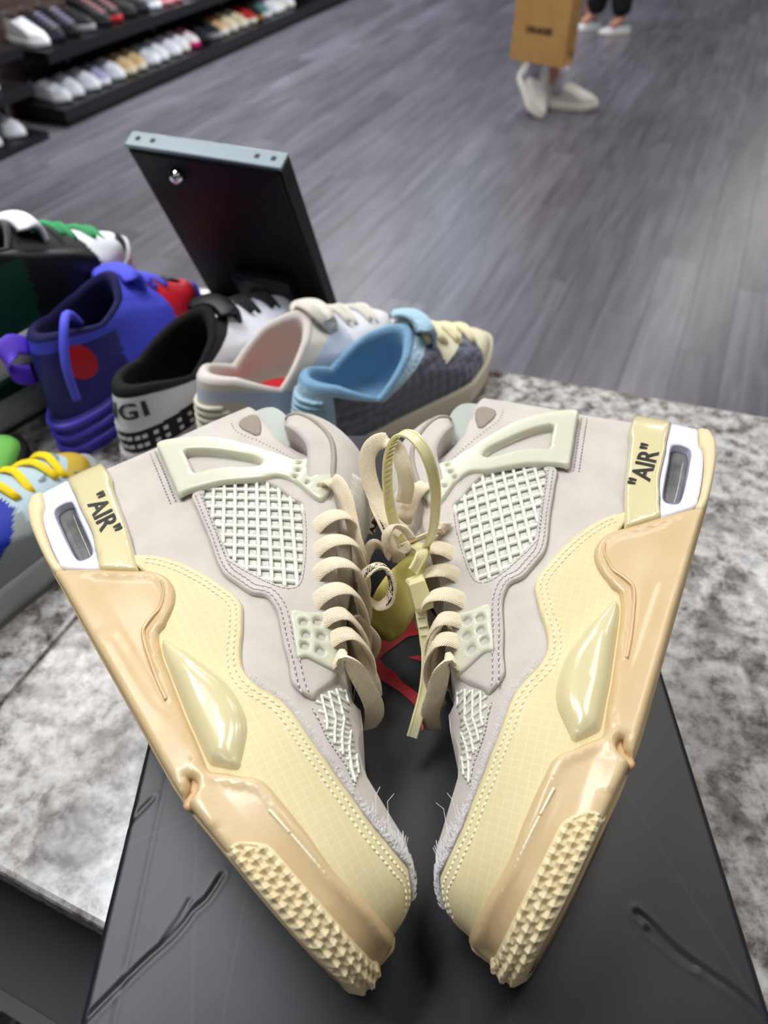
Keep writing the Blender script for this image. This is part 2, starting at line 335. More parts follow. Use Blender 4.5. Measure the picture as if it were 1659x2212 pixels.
cab = empty('counter_cabinet', 'black cabinet carrying the granite counter, open on the staff side', 'cabinet', (0, 0, 0))
M_blk = mat('cabinet_black', (20, 20, 22), .5, bump=(30, .04, .001)); M_blk2 = mat('cabinet_charcoal', (26, 26, 29), .55, bump=(40, .05, .001))
def slabm(name, corners, z0, z1, m):
    C = np.array(corners, float); n = len(C); V = [(*c, z0) for c in C]+[(*c, z1) for c in C]
    return mesh(name, V, [tuple(range(n-1, -1, -1)), tuple(n+k for k in range(n))]+[(k, (k+1) % n, n+(k+1) % n, n+k) for k in range(n)], m, False)
ud = np.array([1, -.40]); ud /= np.linalg.norm(ud); un = np.array([-ud[1], ud[0]])
def cq(x0, x1, d0, d1, base=nearl):
    return [(x0+un[0]*d0, base(x0)+un[1]*d0), (x1+un[0]*d0, base(x1)+un[1]*d0), (x1+un[0]*d1, base(x1)+un[1]*d1), (x0+un[0]*d1, base(x0)+un[1]*d1)]
obj('back_panel', slabm('back_panel', cq(-1.55, 1.4, .50, .52), 0, CT-.035, M_blk), cab)
obj('top_rail', slabm('top_rail', cq(-1.55, 1.4, .02, .04), CT-.11, CT-.035, M_blk), cab)
obj('shelf_board', slabm('shelf_board', cq(-1.55, 1.4, .03, .50), .60, .62, M_blk), cab)
obj('shelf_board', slabm('shelf_board', cq(-1.55, 1.4, -.06, .50), .30, .32, M_blk2), cab)
obj('plinth', slabm('plinth', cq(-1.55, 1.4, .05, .50), 0, .10, M_blk), cab)
for x in (-1.5, -.75, .2, 1.3): obj('upright', slabm('upright', cq(x, x+.02, .03, .50), .10, CT-.035, M_blk), cab)
tr = empty('keyboard_tray', 'charcoal pull-out tray below the counter edge at the lower left', 'tray', (0, 0, 0))
obj('tray_board', slabm('tray_board', cq(-.75, .1, -.05, .02), .735, .75, M_blk2), tr); obj('tray_lip', slabm('tray_lip', cq(-.75, .1, -.06, -.05), .735, .765, M_blk), tr)
for s in (-.74, .08): obj('hanger', slabm('hanger', cq(s, s+.012, -.02, .03), .75, CT-.036, M_blk), tr)
# ------------------------------------------------------------------ the black shoe box
bx = empty('shoe_box', 'creased black cardboard shoe box with red emblem, under the cream sneakers', 'shoe box', (.0165, .234, CT))
X0, X1, Y0, Y1 = -.128-.0165, .161-.0165, .034-.234, .435-.234; HB = BT-CT
def mat_box():
    m = bpy.data.materials.new('box_black'); m.use_nodes = True; nt = m.node_tree; b = nt.nodes['Principled BSDF']; N = nt.nodes.new; Lk = nt.links.new
    tc = N('ShaderNodeTexCoord'); n = N('ShaderNodeTexNoise'); n.inputs['Scale'].default_value = 22; n.inputs['Detail'].default_value = 6; Lk(tc.outputs['Object'], n.inputs['Vector'])
    r = N('ShaderNodeValToRGB'); r.color_ramp.elements[0].position = .35; r.color_ramp.elements[1].position = .7; r.color_ramp.elements[0].color = (*lin((26, 26, 30)), 1); r.color_ramp.elements[1].color = (*lin((36, 36, 41)), 1)
    Lk(n.outputs['Fac'], r.inputs['Fac'])
    v = N('ShaderNodeTexVoronoi'); v.feature = 'DISTANCE_TO_EDGE'; v.inputs['Scale'].default_value = 7; mp = N('ShaderNodeMapping'); mp.inputs['Rotation'].default_value = (0, 0, .7); mp.inputs['Scale'].default_value = (1, .35, 1)
    Lk(tc.outputs['Object'], mp.inputs[0]); Lk(mp.outputs[0], v.inputs['Vector']); rv = N('ShaderNodeValToRGB'); rv.color_ramp.elements[0].color = (*lin((70, 70, 76)), 1); rv.color_ramp.elements[1].color = (0, 0, 0, 1); rv.color_ramp.elements[1].position = .004
    Lk(v.outputs['Distance'], rv.inputs['Fac']); mx = N('ShaderNodeMix'); mx.data_type = 'RGBA'; mx.blend_type = 'ADD'; mx.inputs['Factor'].default_value = .16; Lk(r.outputs['Color'], mx.inputs['A']); Lk(rv.outputs['Color'], mx.inputs['B'])
    Lk(mx.outputs['Result'], b.inputs['Base Color']); b.inputs['Roughness'].default_value = .4; b.inputs['Specular IOR Level'].default_value = .38
    bp = N('ShaderNodeBump'); bp.inputs['Strength'].default_value = .10; bp.inputs['Distance'].default_value = .0015; Lk(n.outputs['Fac'], bp.inputs['Height']); Lk(bp.outputs['Normal'], b.inputs['Normal'])
    return m
M_box = mat_box()
obj('box_body', MB().box(X0+.003, X1-.003, Y0+.003, Y1-.003, 0, HB-.02).me('box_body', M_box), bx)
CREASES = [([(-.130, .050), (-.1135, .068), (-.1029, .0787), (-.097, .0838), (-.091, .0914), (-.0885, .0958), (-.083, .1005), (-.0773, .1109)], .0007, .0010), ([(-.0995, .0835), (-.093, .0935), (-.0905, .1000)], .0004, .0010),
           ([(-.128, .1345), (-.1225, .1415), (-.1182, .1472)], .0005, .0012), ([(.1145, .094), (.1202, .0886), (.1278, .0800), (.1378, .0715), (.148, .0640), (.160, .0520)], .0007, .0011), ([(.118, .087), (.128, .0775), (.134, .073)], .0006, .0012)]
def lid():
    nx, ny = 240, 330; xs = np.linspace(0, 1, nx); ys = np.linspace(0, 1, ny)
    gx, gy = np.meshgrid(X0+(X1-X0)*xs, Y0+(Y1-Y0)*ys); P = np.stack([gx.ravel(), gy.ravel()], 1); z = np.zeros(len(P)); bl = np.array([.0165, .234])
    for pts, dep, wid in CREASES:
        q = smooth_poly(np.array(pts)-bl, False, .004); d = np.full(len(P), 1e9)
        for a, b in zip(q[:-1], q[1:]):
            ab = b-a; t = np.clip(((P-a)@ab)/(ab@ab), 0, 1); d = np.minimum(d, np.linalg.norm(P-a-t[:, None]*ab, axis=1))
        z += -dep*np.exp(-(d/wid)**2)+dep*.25*np.exp(-((d-2.1*wid)/wid)**2)
    ed = np.minimum(np.minimum(P[:, 0]-X0, X1-P[:, 0]), np.minimum(P[:, 1]-Y0, Y1-P[:, 1])); z = np.minimum(z, .0005)
    z -= .0022*np.clip(1-ed/.0025, 0, 1)**2
    z -= .0002*np.exp(-((P[:, 0]-X0-.0145)/.0013)**2)*(P[:, 1] < .05)
    V = [(p[0], p[1], HB+zz) for p, zz in zip(P, z)]; F = [(j*nx+i, j*nx+i+1, (j+1)*nx+i+1, (j+1)*nx+i) for j in range(ny-1) for i in range(nx-1)]
    per = [i for i in range(nx)]+[j*nx+nx-1 for j in range(1, ny)]+[(ny-1)*nx+i for i in range(nx-2, -1, -1)]+[j*nx for j in range(ny-2, 0, -1)]
    b0 = len(V); V += [(V[i][0], V[i][1], HB-.035) for i in per]; m = len(per)
    F += [(per[k], b0+k, b0+(k+1) % m, per[(k+1) % m]) for k in range(m)]
    return mesh('box_lid', V, F, M_box, True)
obj('box_lid', lid(), bx)
RED = [(-2.2,241.4),(5.4,242.4),(15.9,256.1),(24,262),(23,246),(13.8,243.8),(7.0,237.9),(-0.5,231.7),(-3.0,228.3),(0.3,223.6),(5.1,220.3),(10.6,212.5),(18.3,206.2),(21.4,203.6),(23.6,191.6),(22.0,189.9),(20.6,183.4),(19.8,182.9),(19.7,191.6),(18.0,196.7),(15.0,200.1),(8.9,206.3),(-0.6,213.5),(-6.2,217.1),(-7.9,226.5),(-5.5,237.0)]
rp = np.array(RED)/1000-[.0165, .234]; V2, F2, _ = tri_region(rp, (), .006)
M_red = mat('emblem_red', (196, 26, 36), .45)
em = obj('printed_emblem', mesh('printed_emblem', [(a, b, HB+.0007) for a, b in V2], F2, M_red, False), bx); em['label'] = 'red printed emblem on black lid'
rp2 = np.array([(14, 229.5), (24, 231.5), (30, 231), (30, 226.5), (22, 226.5)])/1000-[.0165, .234]; V2, F2, _ = tri_region(rp2, (), .006)
obj('printed_emblem', mesh('printed_emblem', [(a, b, HB+.0007) for a, b in V2], F2, M_red, False), bx)
# ------------------------------------------------------------------ outlines of the cream sneakers, in millimetres of shoe space (heel->toe, sole->collar)
OUTD = {
 'heel_out': [[-15.0,13.3],[-15.1,8.2],[-3.6,5.4],[11.0,2.4],[24.9,1.0],[38.8,0.3],[50.2,0.2],[58.4,1.2],[59.9,3.7],[56.2,5.3],[48.2,4.8],[34.4,5.6],[19.5,7.5],[10.2,9.8],[-0.6,13.8],[-15.2,19.7]],
 'frame': [[-15.2,19.7],[-0.6,13.8],[10.2,9.8],[19.5,7.5],[34.4,5.6],[48.2,4.8],[56.2,5.3],[63.1,11.4],[70.4,20.3],[62.9,22.1],[54.3,23.9],[45.6,26.1],[37.1,27.4],[26.5,28.2],[15.8,29.0],[3.4,30.6],[-13.0,33.6],[-15.1,27.4]],
 'win': [[14.6,15.6],[10.2,17.4],[9.0,22.4],[10.4,26.0],[13.8,26.8],[25.3,25.3],[36.9,24.2],[48.4,23.1],[55.3,22.0],[58.2,20.3],[58.3,16.9],[57.5,14.6],[54.2,13.5],[47.4,13.3],[34.5,13.9],[21.6,15.0]],
 'strip': [[-13.0,33.6],[3.4,30.6],[15.8,29.0],[26.5,28.2],[37.1,27.4],[45.6,26.1],[54.3,23.9],[62.9,22.1],[70.4,20.3],[76.3,25.3],[81.9,30.8],[85.0,35.0],[81.0,36.2],[73.6,38.1],[65.1,40.2],[54.9,42.5],[42.7,44.7],[28.5,47.2],[14.1,49.7],[-0.1,53.0],[-12.8,55.3],[-15.5,52.8],[-15.4,47.5],[-15.2,40.3]],
 'peach_top': [[58.4,5.0],[64.2,12.5],[70.9,20.2],[78.9,28.1],[85.4,34.7],[89.1,39.2],[94.2,43.1],[99.7,45.2],[105.9,45.4],[111.8,44.1],[117.4,41.1],[121.9,37.2],[125.2,33.5],[128.6,30.2],[129.6,27.1],[141.5,23.3],[152.8,21.5],[165.6,19.6],[179.7,17.6],[189.6,16.6],[198.1,15.4],[204.3,14.6],[207.2,16.0],[211.1,19.8],[215.4,23.6],[218.6,27.0],[222.0,29.4],[225.6,30.2],[229.9,30.6],[235.8,31.3],[242.8,31.8],[249.6,32.3],[262.9,32.9],[271.6,35.0],[278.5,37.0],[283.3,38.1],[284.2,39.5],[284.3,39.0]],
 'tread': [[237.0,4.9],[236.0,6.3],[236.0,9.9],[240.4,15.8],[243.8,18.5],[248.0,19.6],[257.0,20.9],[266.6,22.5],[276.5,24.4],[284.3,26.1],[286.8,27.3],[286.6,28.1]],
 'wing': [[130.2,26.4],[129.9,27.8],[134.8,28.9],[141.5,30.9],[151.9,34.5],[163.1,37.3],[172.3,39.1],[181.1,39.3],[188.0,38.8],[194.9,37.3],[200.5,34.6],[205.8,30.5],[210.6,26.2],[213.0,24.2],[210.4,21.0],[206.0,17.3],[203.6,15.6],[199.2,15.6],[189.6,16.6],[179.7,17.6],[165.6,19.6],[152.8,21.5],[141.5,23.3]],
 'yellow_top': [[73.3,39.5],[75.1,41.5],[79.4,46.5],[87.0,51.7],[94.7,55.9],[103.6,59.4],[112.7,62.5],[120.8,64.5],[127.7,66.2],[134.0,66.7],[138.9,65.6],[145.3,62.2],[152.4,58.3],[159.7,53.4],[165.4,50.3],[171.7,48.1],[177.1,48.0],[183.3,49.4],[188.9,51.8],[195.0,53.8],[201.3,54.7],[207.8,54.6],[214.8,54.2],[220.9,54.1],[227.5,54.3],[234.5,54.1],[240.8,54.3],[248.1,54.4],[255.6,54.6],[262.2,55.5],[268.3,56.5],[272.8,57.4],[288.3,51.6]],
 'eyewing': [[-6.2,86.2],[-7.0,89.8],[-4.0,96.2],[1.8,105.0],[9.1,113.7],[15.7,119.9],[27.7,127.7],[41.2,134.6],[55.0,141.0],[61.6,143.7],[65.8,148.9],[71.1,155.3],[74.9,158.7],[79.6,158.5],[86.4,155.3],[93.7,148.9],[98.4,143.7],[100.8,139.2],[100.6,135.7],[94.7,134.1],[84.3,133.4],[77.2,132.2],[68.9,127.9],[65.0,119.0],[57.1,106.9],[52.9,100.1],[50.0,92.6],[48.1,86.7],[46.7,81.2],[46.4,76.2],[37.5,77.7],[25.0,80.0],[8.1,83.4],[-3.8,85.3]],
 'slot': [[13.9,95.9],[13.1,97.7],[19.0,106.0],[28.6,115.0],[39.8,123.2],[44.6,126.1],[50.1,127.1],[52.7,126.5],[53.3,123.9],[50.2,118.1],[43.1,109.9],[37.3,99.1],[35.7,92.9],[32.1,92.3],[24.1,94.1],[15.9,95.4]],
 'hole2': [[39.7,100.0],[36.9,103.3],[36.3,107.2],[39.0,110.4],[43.8,112.6],[48.2,114.8],[44.4,106.6]],
 'net': [[52.4,88.0],[48.0,92.0],[48.5,99.9],[54.3,108.4],[65.9,120.3],[78.4,124.0],[88.2,125.3],[96.6,127.3],[101.5,122.8],[112.3,116.4],[124.7,108.4],[134.0,101.8],[139.9,96.8],[141.6,93.4],[140.7,89.9],[136.8,86.7],[130.7,83.8],[123.8,81.4],[116.6,79.1],[108.7,77.0],[104.7,76.7],[89.2,80.3],[78.6,82.4],[66.1,84.6]],
 'seam1': [[49.1,82.2],[60.5,79.7],[72.8,77.0],[83.6,74.9],[94.6,72.1],[105.3,69.5],[114.4,68.6],[123.6,70.7],[133.3,73.2],[138.7,77.7],[144.8,78.1],[150.8,77.2],[155.9,75.4],[158.8,74.2],[168.6,70.1],[179.5,66.2],[189.6,62.0],[195.9,60.4],[202.2,60.5],[208.7,61.6],[216.3,61.3],[224.4,61.0],[232.0,60.3]],
 'holder': [[156.2,82.2],[161.4,90.6],[163.8,100.4],[165.0,101.4],[170.1,98.8],[177.8,96.7],[179.4,96.1],[188.6,87.4],[191.2,83.3],[187.4,78.8],[181.0,74.0],[180.4,70.2],[174.4,72.9],[166.0,76.8]],
 'hholes': [[164.8,83.5],[167.0,89.4],[171.0,80.7],[174.2,86.4],[176.0,76.9],[180.5,81.6]],
 'vnet': [[203.1,64.2],[200.6,65.8],[198.2,67.9],[197.0,72.4],[196.1,77.6],[194.1,83.5]],
 'vnetL': [[203.1,64.2],[208.7,63.6],[216.2,62.0],[223.5,61.6],[230.0,61.6],[239.4,59.3]],
 'vedge': [[191.8,83.2],[192.3,82.1],[194.7,77.2],[196.0,73.0],[197.2,69.3],[199.2,66.0]],
 'chole': [[3.3,137.4],[-0.4,141.7],[-1.4,147.9],[1.5,151.4],[6.9,150.9],[14.1,147.8],[21.9,142.3],[20.2,139.8],[15.7,138.4],[9.9,136.7]],
 'stitchA': [[-8.7,84.3],[8.0,81.2],[23.6,78.1],[37.1,75.3],[45.2,73.8]],
 'stitchB': [[-8.8,81.1],[8.8,77.7],[24.2,74.7],[37.7,72.1],[45.5,70.6]],
 'ridge': [[101.5,41.4],[106.7,40.5],[111.9,37.3],[117.2,33.1],[119.4,28.1],[122.4,23.1],[124.1,21.7],[130.9,19.6],[143.4,17.4],[154.6,15.7],[165.8,14.7]],
 'mline': [[110.7,6.1],[118.8,11.2],[129.1,11.9],[144.5,12.0],[159.2,12.1],[174.8,13.0],[189.2,13.7],[198.9,14.2],[206.3,13.4],[211.0,11.5],[215.6,9.0],[222.4,8.5],[230.6,8.2]],
 'notch': [[206.5,7.9],[208.5,7.3],[209.5,5.3],[211.1,2.1]],
 'midstitch': [[233.6,25.1],[241.2,26.3],[246.6,27.1],[255.7,28.4],[266.8,30.0],[275.1,32.1],[284.1,35.3]],
 'wholes': [[66.9,143.8],[72.3,139.5],[76.1,135.0],[74.2,147.7],[80.6,143.3],[84.8,137.8],[80.4,152.4],[93.6,139.8]],
}
LACED = {
 'L_top': [[0.0927,0.1457,0.0305],[0.0967,0.1474,0.036],[0.1019,0.1486,0.036],[0.111,0.1469,0.033],[0.1177,0.144,0.028],[0.1245,0.141,0.022],[0.1312,0.1379,0.015],[0.1341,0.1361,0.008],[0.1335,0.1344,0.0]],
 'L_low': [[0.1863,0.0851,0.024],[0.1881,0.088,0.0295],[0.1919,0.0901,0.029],[0.196,0.0908,0.022],[0.1999,0.0914,0.012],[0.2035,0.0917,-0.0],[0.204,0.0901,-0.012],[0.2018,0.0873,-0.022]],
 'L_deep1': [[0.1643,0.1116,0.012],[0.1688,0.1137,0.006],[0.1728,0.1155,-0.002],[0.1724,0.114,-0.012],[0.1699,0.1097,-0.022]],
 'L_deep2': [[0.1741,0.1038,0.016],[0.181,0.102,0.012],[0.1876,0.1006,0.006],[0.1931,0.0996,-0.002],[0.1952,0.0979,-0.01]],
 'R_low': [[0.1866,0.0868,0.022],[0.1876,0.0896,0.028],[0.1916,0.0915,0.027],[0.195,0.0924,0.02],[0.1982,0.0935,0.008],[0.2017,0.0952,-0.006],[0.2018,0.0942,-0.022]],
 'R_mid': [[0.1696,0.0963,0.026],[0.1704,0.1,0.031],[0.1751,0.1026,0.026],[0.1803,0.1028,0.018],[0.1855,0.1025,0.006],[0.188,0.1031,-0.006]],
 'R_E': [[0.1135,0.1234,0.03],[0.1202,0.126,0.0345],[0.1263,0.1298,0.036],[0.1302,0.134,0.035],[0.1317,0.1379,0.032],[0.1298,0.1423,0.026]],
 'R_C': [[0.0864,0.15,0.03],[0.0961,0.1494,0.036],[0.1022,0.1501,0.036],[0.1078,0.15,0.034],[0.1131,0.1497,0.031],[0.1152,0.1509,0.026]],
 'R_A': [[0.1302,0.1423,0.0365],[0.1279,0.1527,0.0411],[0.1215,0.1629,0.0474],[0.1155,0.1696,0.0555],[0.1098,0.1728,0.0635],[0.1045,0.1713,0.0691],[0.1,0.166,0.0705],[0.0989,0.1601,0.0661],[0.1038,0.1537,0.0579],[0.1074,0.151,0.0479],[0.111,0.1516,0.0381]],
 'R_B': [[0.0957,0.1817,0.0332],[0.1057,0.1753,0.0293],[0.1143,0.1672,0.0252],[0.1219,0.1577,0.021],[0.1277,0.1493,0.0147],[0.1293,0.1479,0.0067]],
 'R_ring': [[0.1419,0.1309,0.0485],[0.1408,0.1352,0.0527],[0.1416,0.1405,0.0541],[0.1447,0.1432,0.0514],[0.1464,0.144,0.0455],[0.1468,0.1413,0.0403],[0.1441,0.1364,0.0389],[0.1418,0.133,0.0426]],
 'R_F': [[0.163,0.1515,0.0248],[0.1614,0.1497,0.0326],[0.159,0.1442,0.0382],[0.1594,0.1374,0.0398],[0.1623,0.1332,0.0336],[0.1653,0.1342,0.0238],[0.1665,0.1398,0.0172],[0.1644,0.1473,0.0146],[0.1614,0.1527,0.0168]],
 'R_G': [[0.1578,0.1564,0.0168],[0.1485,0.16,0.0186],[0.14,0.162,0.0202],[0.1331,0.1616,0.0198],[0.13,0.1576,0.0154],[0.13,0.1534,0.0091]],
 'R_S': [[0.1147,0.1749,0.0036],[0.1085,0.1759,0.0074],[0.1038,0.173,0.009],[0.1044,0.1679,0.0067],[0.1112,0.1636,0.0007]],
}
TIED = {
 'head': [[0.0158,0.2288,1.1],[0.0203,0.2209,1.087]],
 'tail': [[0.0179,0.2224,1.089],[0.0194,0.215,1.083],[0.0213,0.2062,1.075],[0.0216,0.1968,1.068],[0.0198,0.1861,1.059],[0.0166,0.1769,1.052],[0.0137,0.1699,1.045]],
 'tag': [[0.0093,0.2432,1.097],[0.0232,0.2481,1.105],[0.0206,0.2359,1.095],[0.0159,0.2237,1.075],[0.0049,0.2225,1.053],[-0.0049,0.23,1.051],[-0.0107,0.2383,1.055],[-0.0,0.2426,1.083]],
 'poseL': [[-0.20131,0.27912,1.05886],[0.60582,-0.79517,0.0262],[0.79021,0.60521,0.09637],[-0.09249,-0.03768,0.995]],
 'poseR': [[0.19932,0.31241,1.07873],[-0.45858,-0.88702,-0.05381],[-0.8849,0.46136,-0.064],[-0.08159,-0.01827,0.9965]],
}
# ------------------------------------------------------------------ the pair of cream sneakers: shape
# shoe space: x heel -> toe, y sole -> collar, z towards the outer side; mid plane z = 0
def sst(a, b, x):
    t = np.clip((np.asarray(x, float)-a)/(b-a), 0, 1); return t*t*(3-2*t)
def Wd(x):
    x = np.asarray(x, float); w = np.interp(x, [.03, .08, .14, .18, .21], [.0370, .0385, .041, .0435, .0445])
    h = .0370*np.clip(1-np.clip((.03-x)/.053, 0, 1)**4, 0, 1)**.25
    t = .0445*np.clip(1-np.clip((x-.21)/.093, 0, 1)**2.3, 0, 1)**(1/2.3)
    return np.where(x < .03, h, np.where(x > .21, t, w))
TX = [-.022,.0,.03,.05,.065,.075,.085,.098,.11,.12,.13,.144,.154,.17,.19,.21,.235,.255,.303]
TY = [.154,.154,.149,.152,.157,.158,.155,.147,.1405,.134,.126,.115,.108,.098,.087,.076,.0665,.0620,.0600]
def ftoe(y): return (np.interp(y, [0,.010,.0165,.022,.028,.034,.038,.045,.0505,.0545,.0586,.0605,.062,.067,.09], [.279,.284,.2875,.2885,.2870,.2865,.285,.2835,.281,.278,.2735,.2690,.2650,.2580,.2530])-.21)/.093   # the toe leans back with height
def Yb(x): return np.interp(x, [-.023,-.012,0,.011,.025,.05,.20,.215,.245,.265,.28,.292,.30,.303], [.012,.0075,.0042,.0024,.001,0,0,.001,.0042,.0062,.0082,.0103,.0122,.0145])          # underside: heel bevel and toe spring
def Td(x): return np.interp(x, TX, TY)
def gfac(x, y):
    T = Td(x)+.055*(1-sst(.08, .20, x))+.004; t = np.clip((y-.018)/(T-.018), 0, 1); g = np.clip(1-t**2.1, 0, 1)**.5
    return g*(1-.10*sst(.03, .09, y)*(1-sst(.12, .17, x)))*(1+.03*(1-sst(0, .02, y)))
def ux(x, y): x = np.asarray(x, float); return np.where(x > .21, .21+(x-.21)/ftoe(y), x)
def Ds(x, y): return Wd(ux(x, y))*gfac(np.asarray(x, float), np.asarray(y, float))
# plan curve, arc length s from the heel middle round the outer side to the toe middle
_th = np.linspace(0, 1, 4001); _x = -.023+.326*(1-np.cos(math.pi*_th))/2; _w = Wd(_x)
_s = np.r_[0, np.cumsum(np.hypot(np.diff(_x), np.diff(_w)))]; SMAX = _s[-1]
def x2s(x, y=None): return np.interp(x if y is None else ux(x, y), _x, _s)
def s2x(s): return np.interp(s, _s, _x)
_nx, _nz = np.gradient(_w), -np.gradient(_x); _nn = np.hypot(_nx, _nz)+1e-12; _nx, _nz = -_nx/_nn, -_nz/_nn
def place(S, Y, off):
    """(arc, height, lift) -> shoe space"""
    S = np.asarray(S, float); Y = np.asarray(Y, float); x = s2x(S); x = np.where(x > .21, .21+(x-.21)*ftoe(Y), x); w = np.interp(S, _s, _w); g = gfac(x, Y); nx, nz = np.interp(S, _s, _nx), np.interp(S, _s, _nz)
    end = (S <= 1e-9) | (S >= SMAX-1e-9); nz = np.where(end, 0, nz); w = np.where(end, 0, w); nx = np.where(S <= 1e-9, -1, np.where(S >= SMAX-1e-9, 1, nx))
    return np.stack([x+nx*off, Y+off*.35*(1-np.clip(g, 0, 1))*1.2, w*g+nz*off], -1)
OUT = {k: np.array(v)/1000 for k, v in OUTD.items()}
def wrap(P, heel=True, toe=True):
    """outline in (x, y) -> (s, y); points at the silhouette run on to the middle of heel or toe"""
    P = np.asarray(P, float); s = x2s(P[:, 0], P[:, 1]).copy()
    if heel: s[P[:, 0] < -.0118] = 0
    if toe: s[ux(P[:, 0], P[:, 1]) > .3015] = SMAX
    return np.stack([s, P[:, 1]], 1)
def panel(name, outline, m, off=0., thick=.0012, er=.0015, holes=(), h=.0028, both=False, smooth_out=True, bump=None, base=-.0012, prof=.5):
    o = smooth_poly(outline, True, .0022) if smooth_out else resample(np.r_[outline, outline[:1]], .0022)[:-1]
    hs = [smooth_poly(k, True, .0014) for k in holes]
    V, F, d = tri_region(o, hs, h, er)
    p = np.clip(d/er, 0, 1); lift = off+thick*(1-(1-p)**2)**prof; lift = np.where(d <= 0, off+base, lift)
    if bump is not None: lift = lift+bump(V, d)
    P = place(V[:, 0], V[:, 1], lift); Fl = [tuple(f) for f in F]; UV = V.copy()
    if both:
        n = len(P); Q = P.copy(); Q[:, 2] *= -.87; mid = (V[:, 0] <= 1e-9) | (V[:, 0] >= SMAX-1e-9); Fm = [tuple((i if mid[i] else i+n) for i in f[::-1]) for f in F]
        if mid.any():                       # runs round heel or toe: one welded piece
            ren = np.cumsum(np.r_[np.ones(n, bool), ~mid])-1; P = np.r_[P, Q[~mid]]; Fl = Fl+[tuple(int(ren[i]) for i in f) for f in Fm]; UV = np.r_[UV, UV[~mid]]
        else: MIRR[name] = mesh(name, Q, [tuple(f[::-1]) for f in F], m, True, UV*100)
    return mesh(name, P, Fl, m, name != 'toe_tread', UV*100)
MIRR = {}
def uvmat(name, fn):
    m = bpy.data.materials.new(name); m.use_nodes = True; nt = m.node_tree; fn(nt, nt.nodes['Principled BSDF'], nt.nodes.new, nt.links.new); MATS[name] = m; return m
def _grid(nt, N, Lk, scale, rot, wid):
    tc = N('ShaderNodeTexCoord'); mp = N('ShaderNodeMapping'); mp.inputs['Scale'].default_value = (scale, scale, 1); mp.inputs['Rotation'].default_value = (0, 0, rot); Lk(tc.outputs['UV'], mp.inputs[0])
    sp = N('ShaderNodeSeparateXYZ'); Lk(mp.outputs[0], sp.inputs[0]); outs = []
    for k in (0, 1):
        fr = N('ShaderNodeMath'); fr.operation = 'FRACT'; Lk(sp.outputs[k], fr.inputs[0]); lt = N('ShaderNodeMath'); lt.operation = 'LESS_THAN'; lt.inputs[1].default_value = wid; Lk(fr.outputs[0], lt.inputs[0]); outs.append(lt)
    mx = N('ShaderNodeMath'); mx.operation = 'MAXIMUM'; Lk(outs[0].outputs[0], mx.inputs[0]); Lk(outs[1].outputs[0], mx.inputs[1]); return mx, sp
def _ripstop(base, line, amt):
    def fn(nt, b, N, Lk):
        gx, sp = _grid(nt, N, Lk, 2.45, .12, .09); mix = N('ShaderNodeMix'); mix.data_type = 'RGBA'; mix.inputs['A'].default_value = (*lin(base), 1); mix.inputs['B'].default_value = (*lin(line), 1)
        ml = N('ShaderNodeMath'); ml.operation = 'MULTIPLY'; ml.inputs[1].default_value = amt; Lk(gx.outputs[0], ml.inputs[0]); Lk(ml.outputs[0], mix.inputs['Factor'])
        tc = N('ShaderNodeTexCoord'); n = N('ShaderNodeTexNoise'); n.inputs['Scale'].default_value = 30; Lk(tc.outputs['Object'], n.inputs['Vector'])
        m2 = N('ShaderNodeMix'); m2.data_type = 'RGBA'; m2.blend_type = 'MULTIPLY'; m2.inputs['Factor'].default_value = .35; r = N('ShaderNodeValToRGB'); r.color_ramp.elements[0].position = .3; r.color_ramp.elements[0].color = (.88, .85, .76, 1); r.color_ramp.elements[1].position = .6
        Lk(n.outputs['Fac'], r.inputs['Fac']); Lk(mix.outputs['Result'], m2.inputs['A']); Lk(r.outputs['Color'], m2.inputs['B']); Lk(m2.outputs['Result'], b.inputs['Base Color'])
        w = N('ShaderNodeTexWave'); w.inputs['Scale'].default_value = 11; w.inputs['Distortion'].default_value = .3; mp = N('ShaderNodeMapping'); mp.inputs['Rotation'].default_value = (0, 0, .9); Lk(tc.outputs['UV'], mp.inputs[0]); Lk(mp.outputs[0], w.inputs['Vector'])
        ad = N('ShaderNodeMath'); ad.operation = 'MULTIPLY_ADD'; ad.inputs[1].default_value = 1.5; Lk(gx.outputs[0], ad.inputs[0]); Lk(w.outputs['Fac'], ad.inputs[2])
        bp = N('ShaderNodeBump'); bp.inputs['Strength'].default_value = .35; bp.inputs['Distance'].default_value = .0004; Lk(ad.outputs[0], bp.inputs['Height']); Lk(bp.outputs['Normal'], b.inputs['Normal'])
        b.inputs['Roughness'].default_value = .42; b.inputs['Sheen Weight'].default_value = .25
    return fn
M_yel = uvmat('ripstop_yellow', _ripstop((230, 215, 166), (246, 239, 212), .34))
M_tongue_rip = uvmat('ripstop_clear', _ripstop((206, 200, 186), (232, 230, 222), .7))
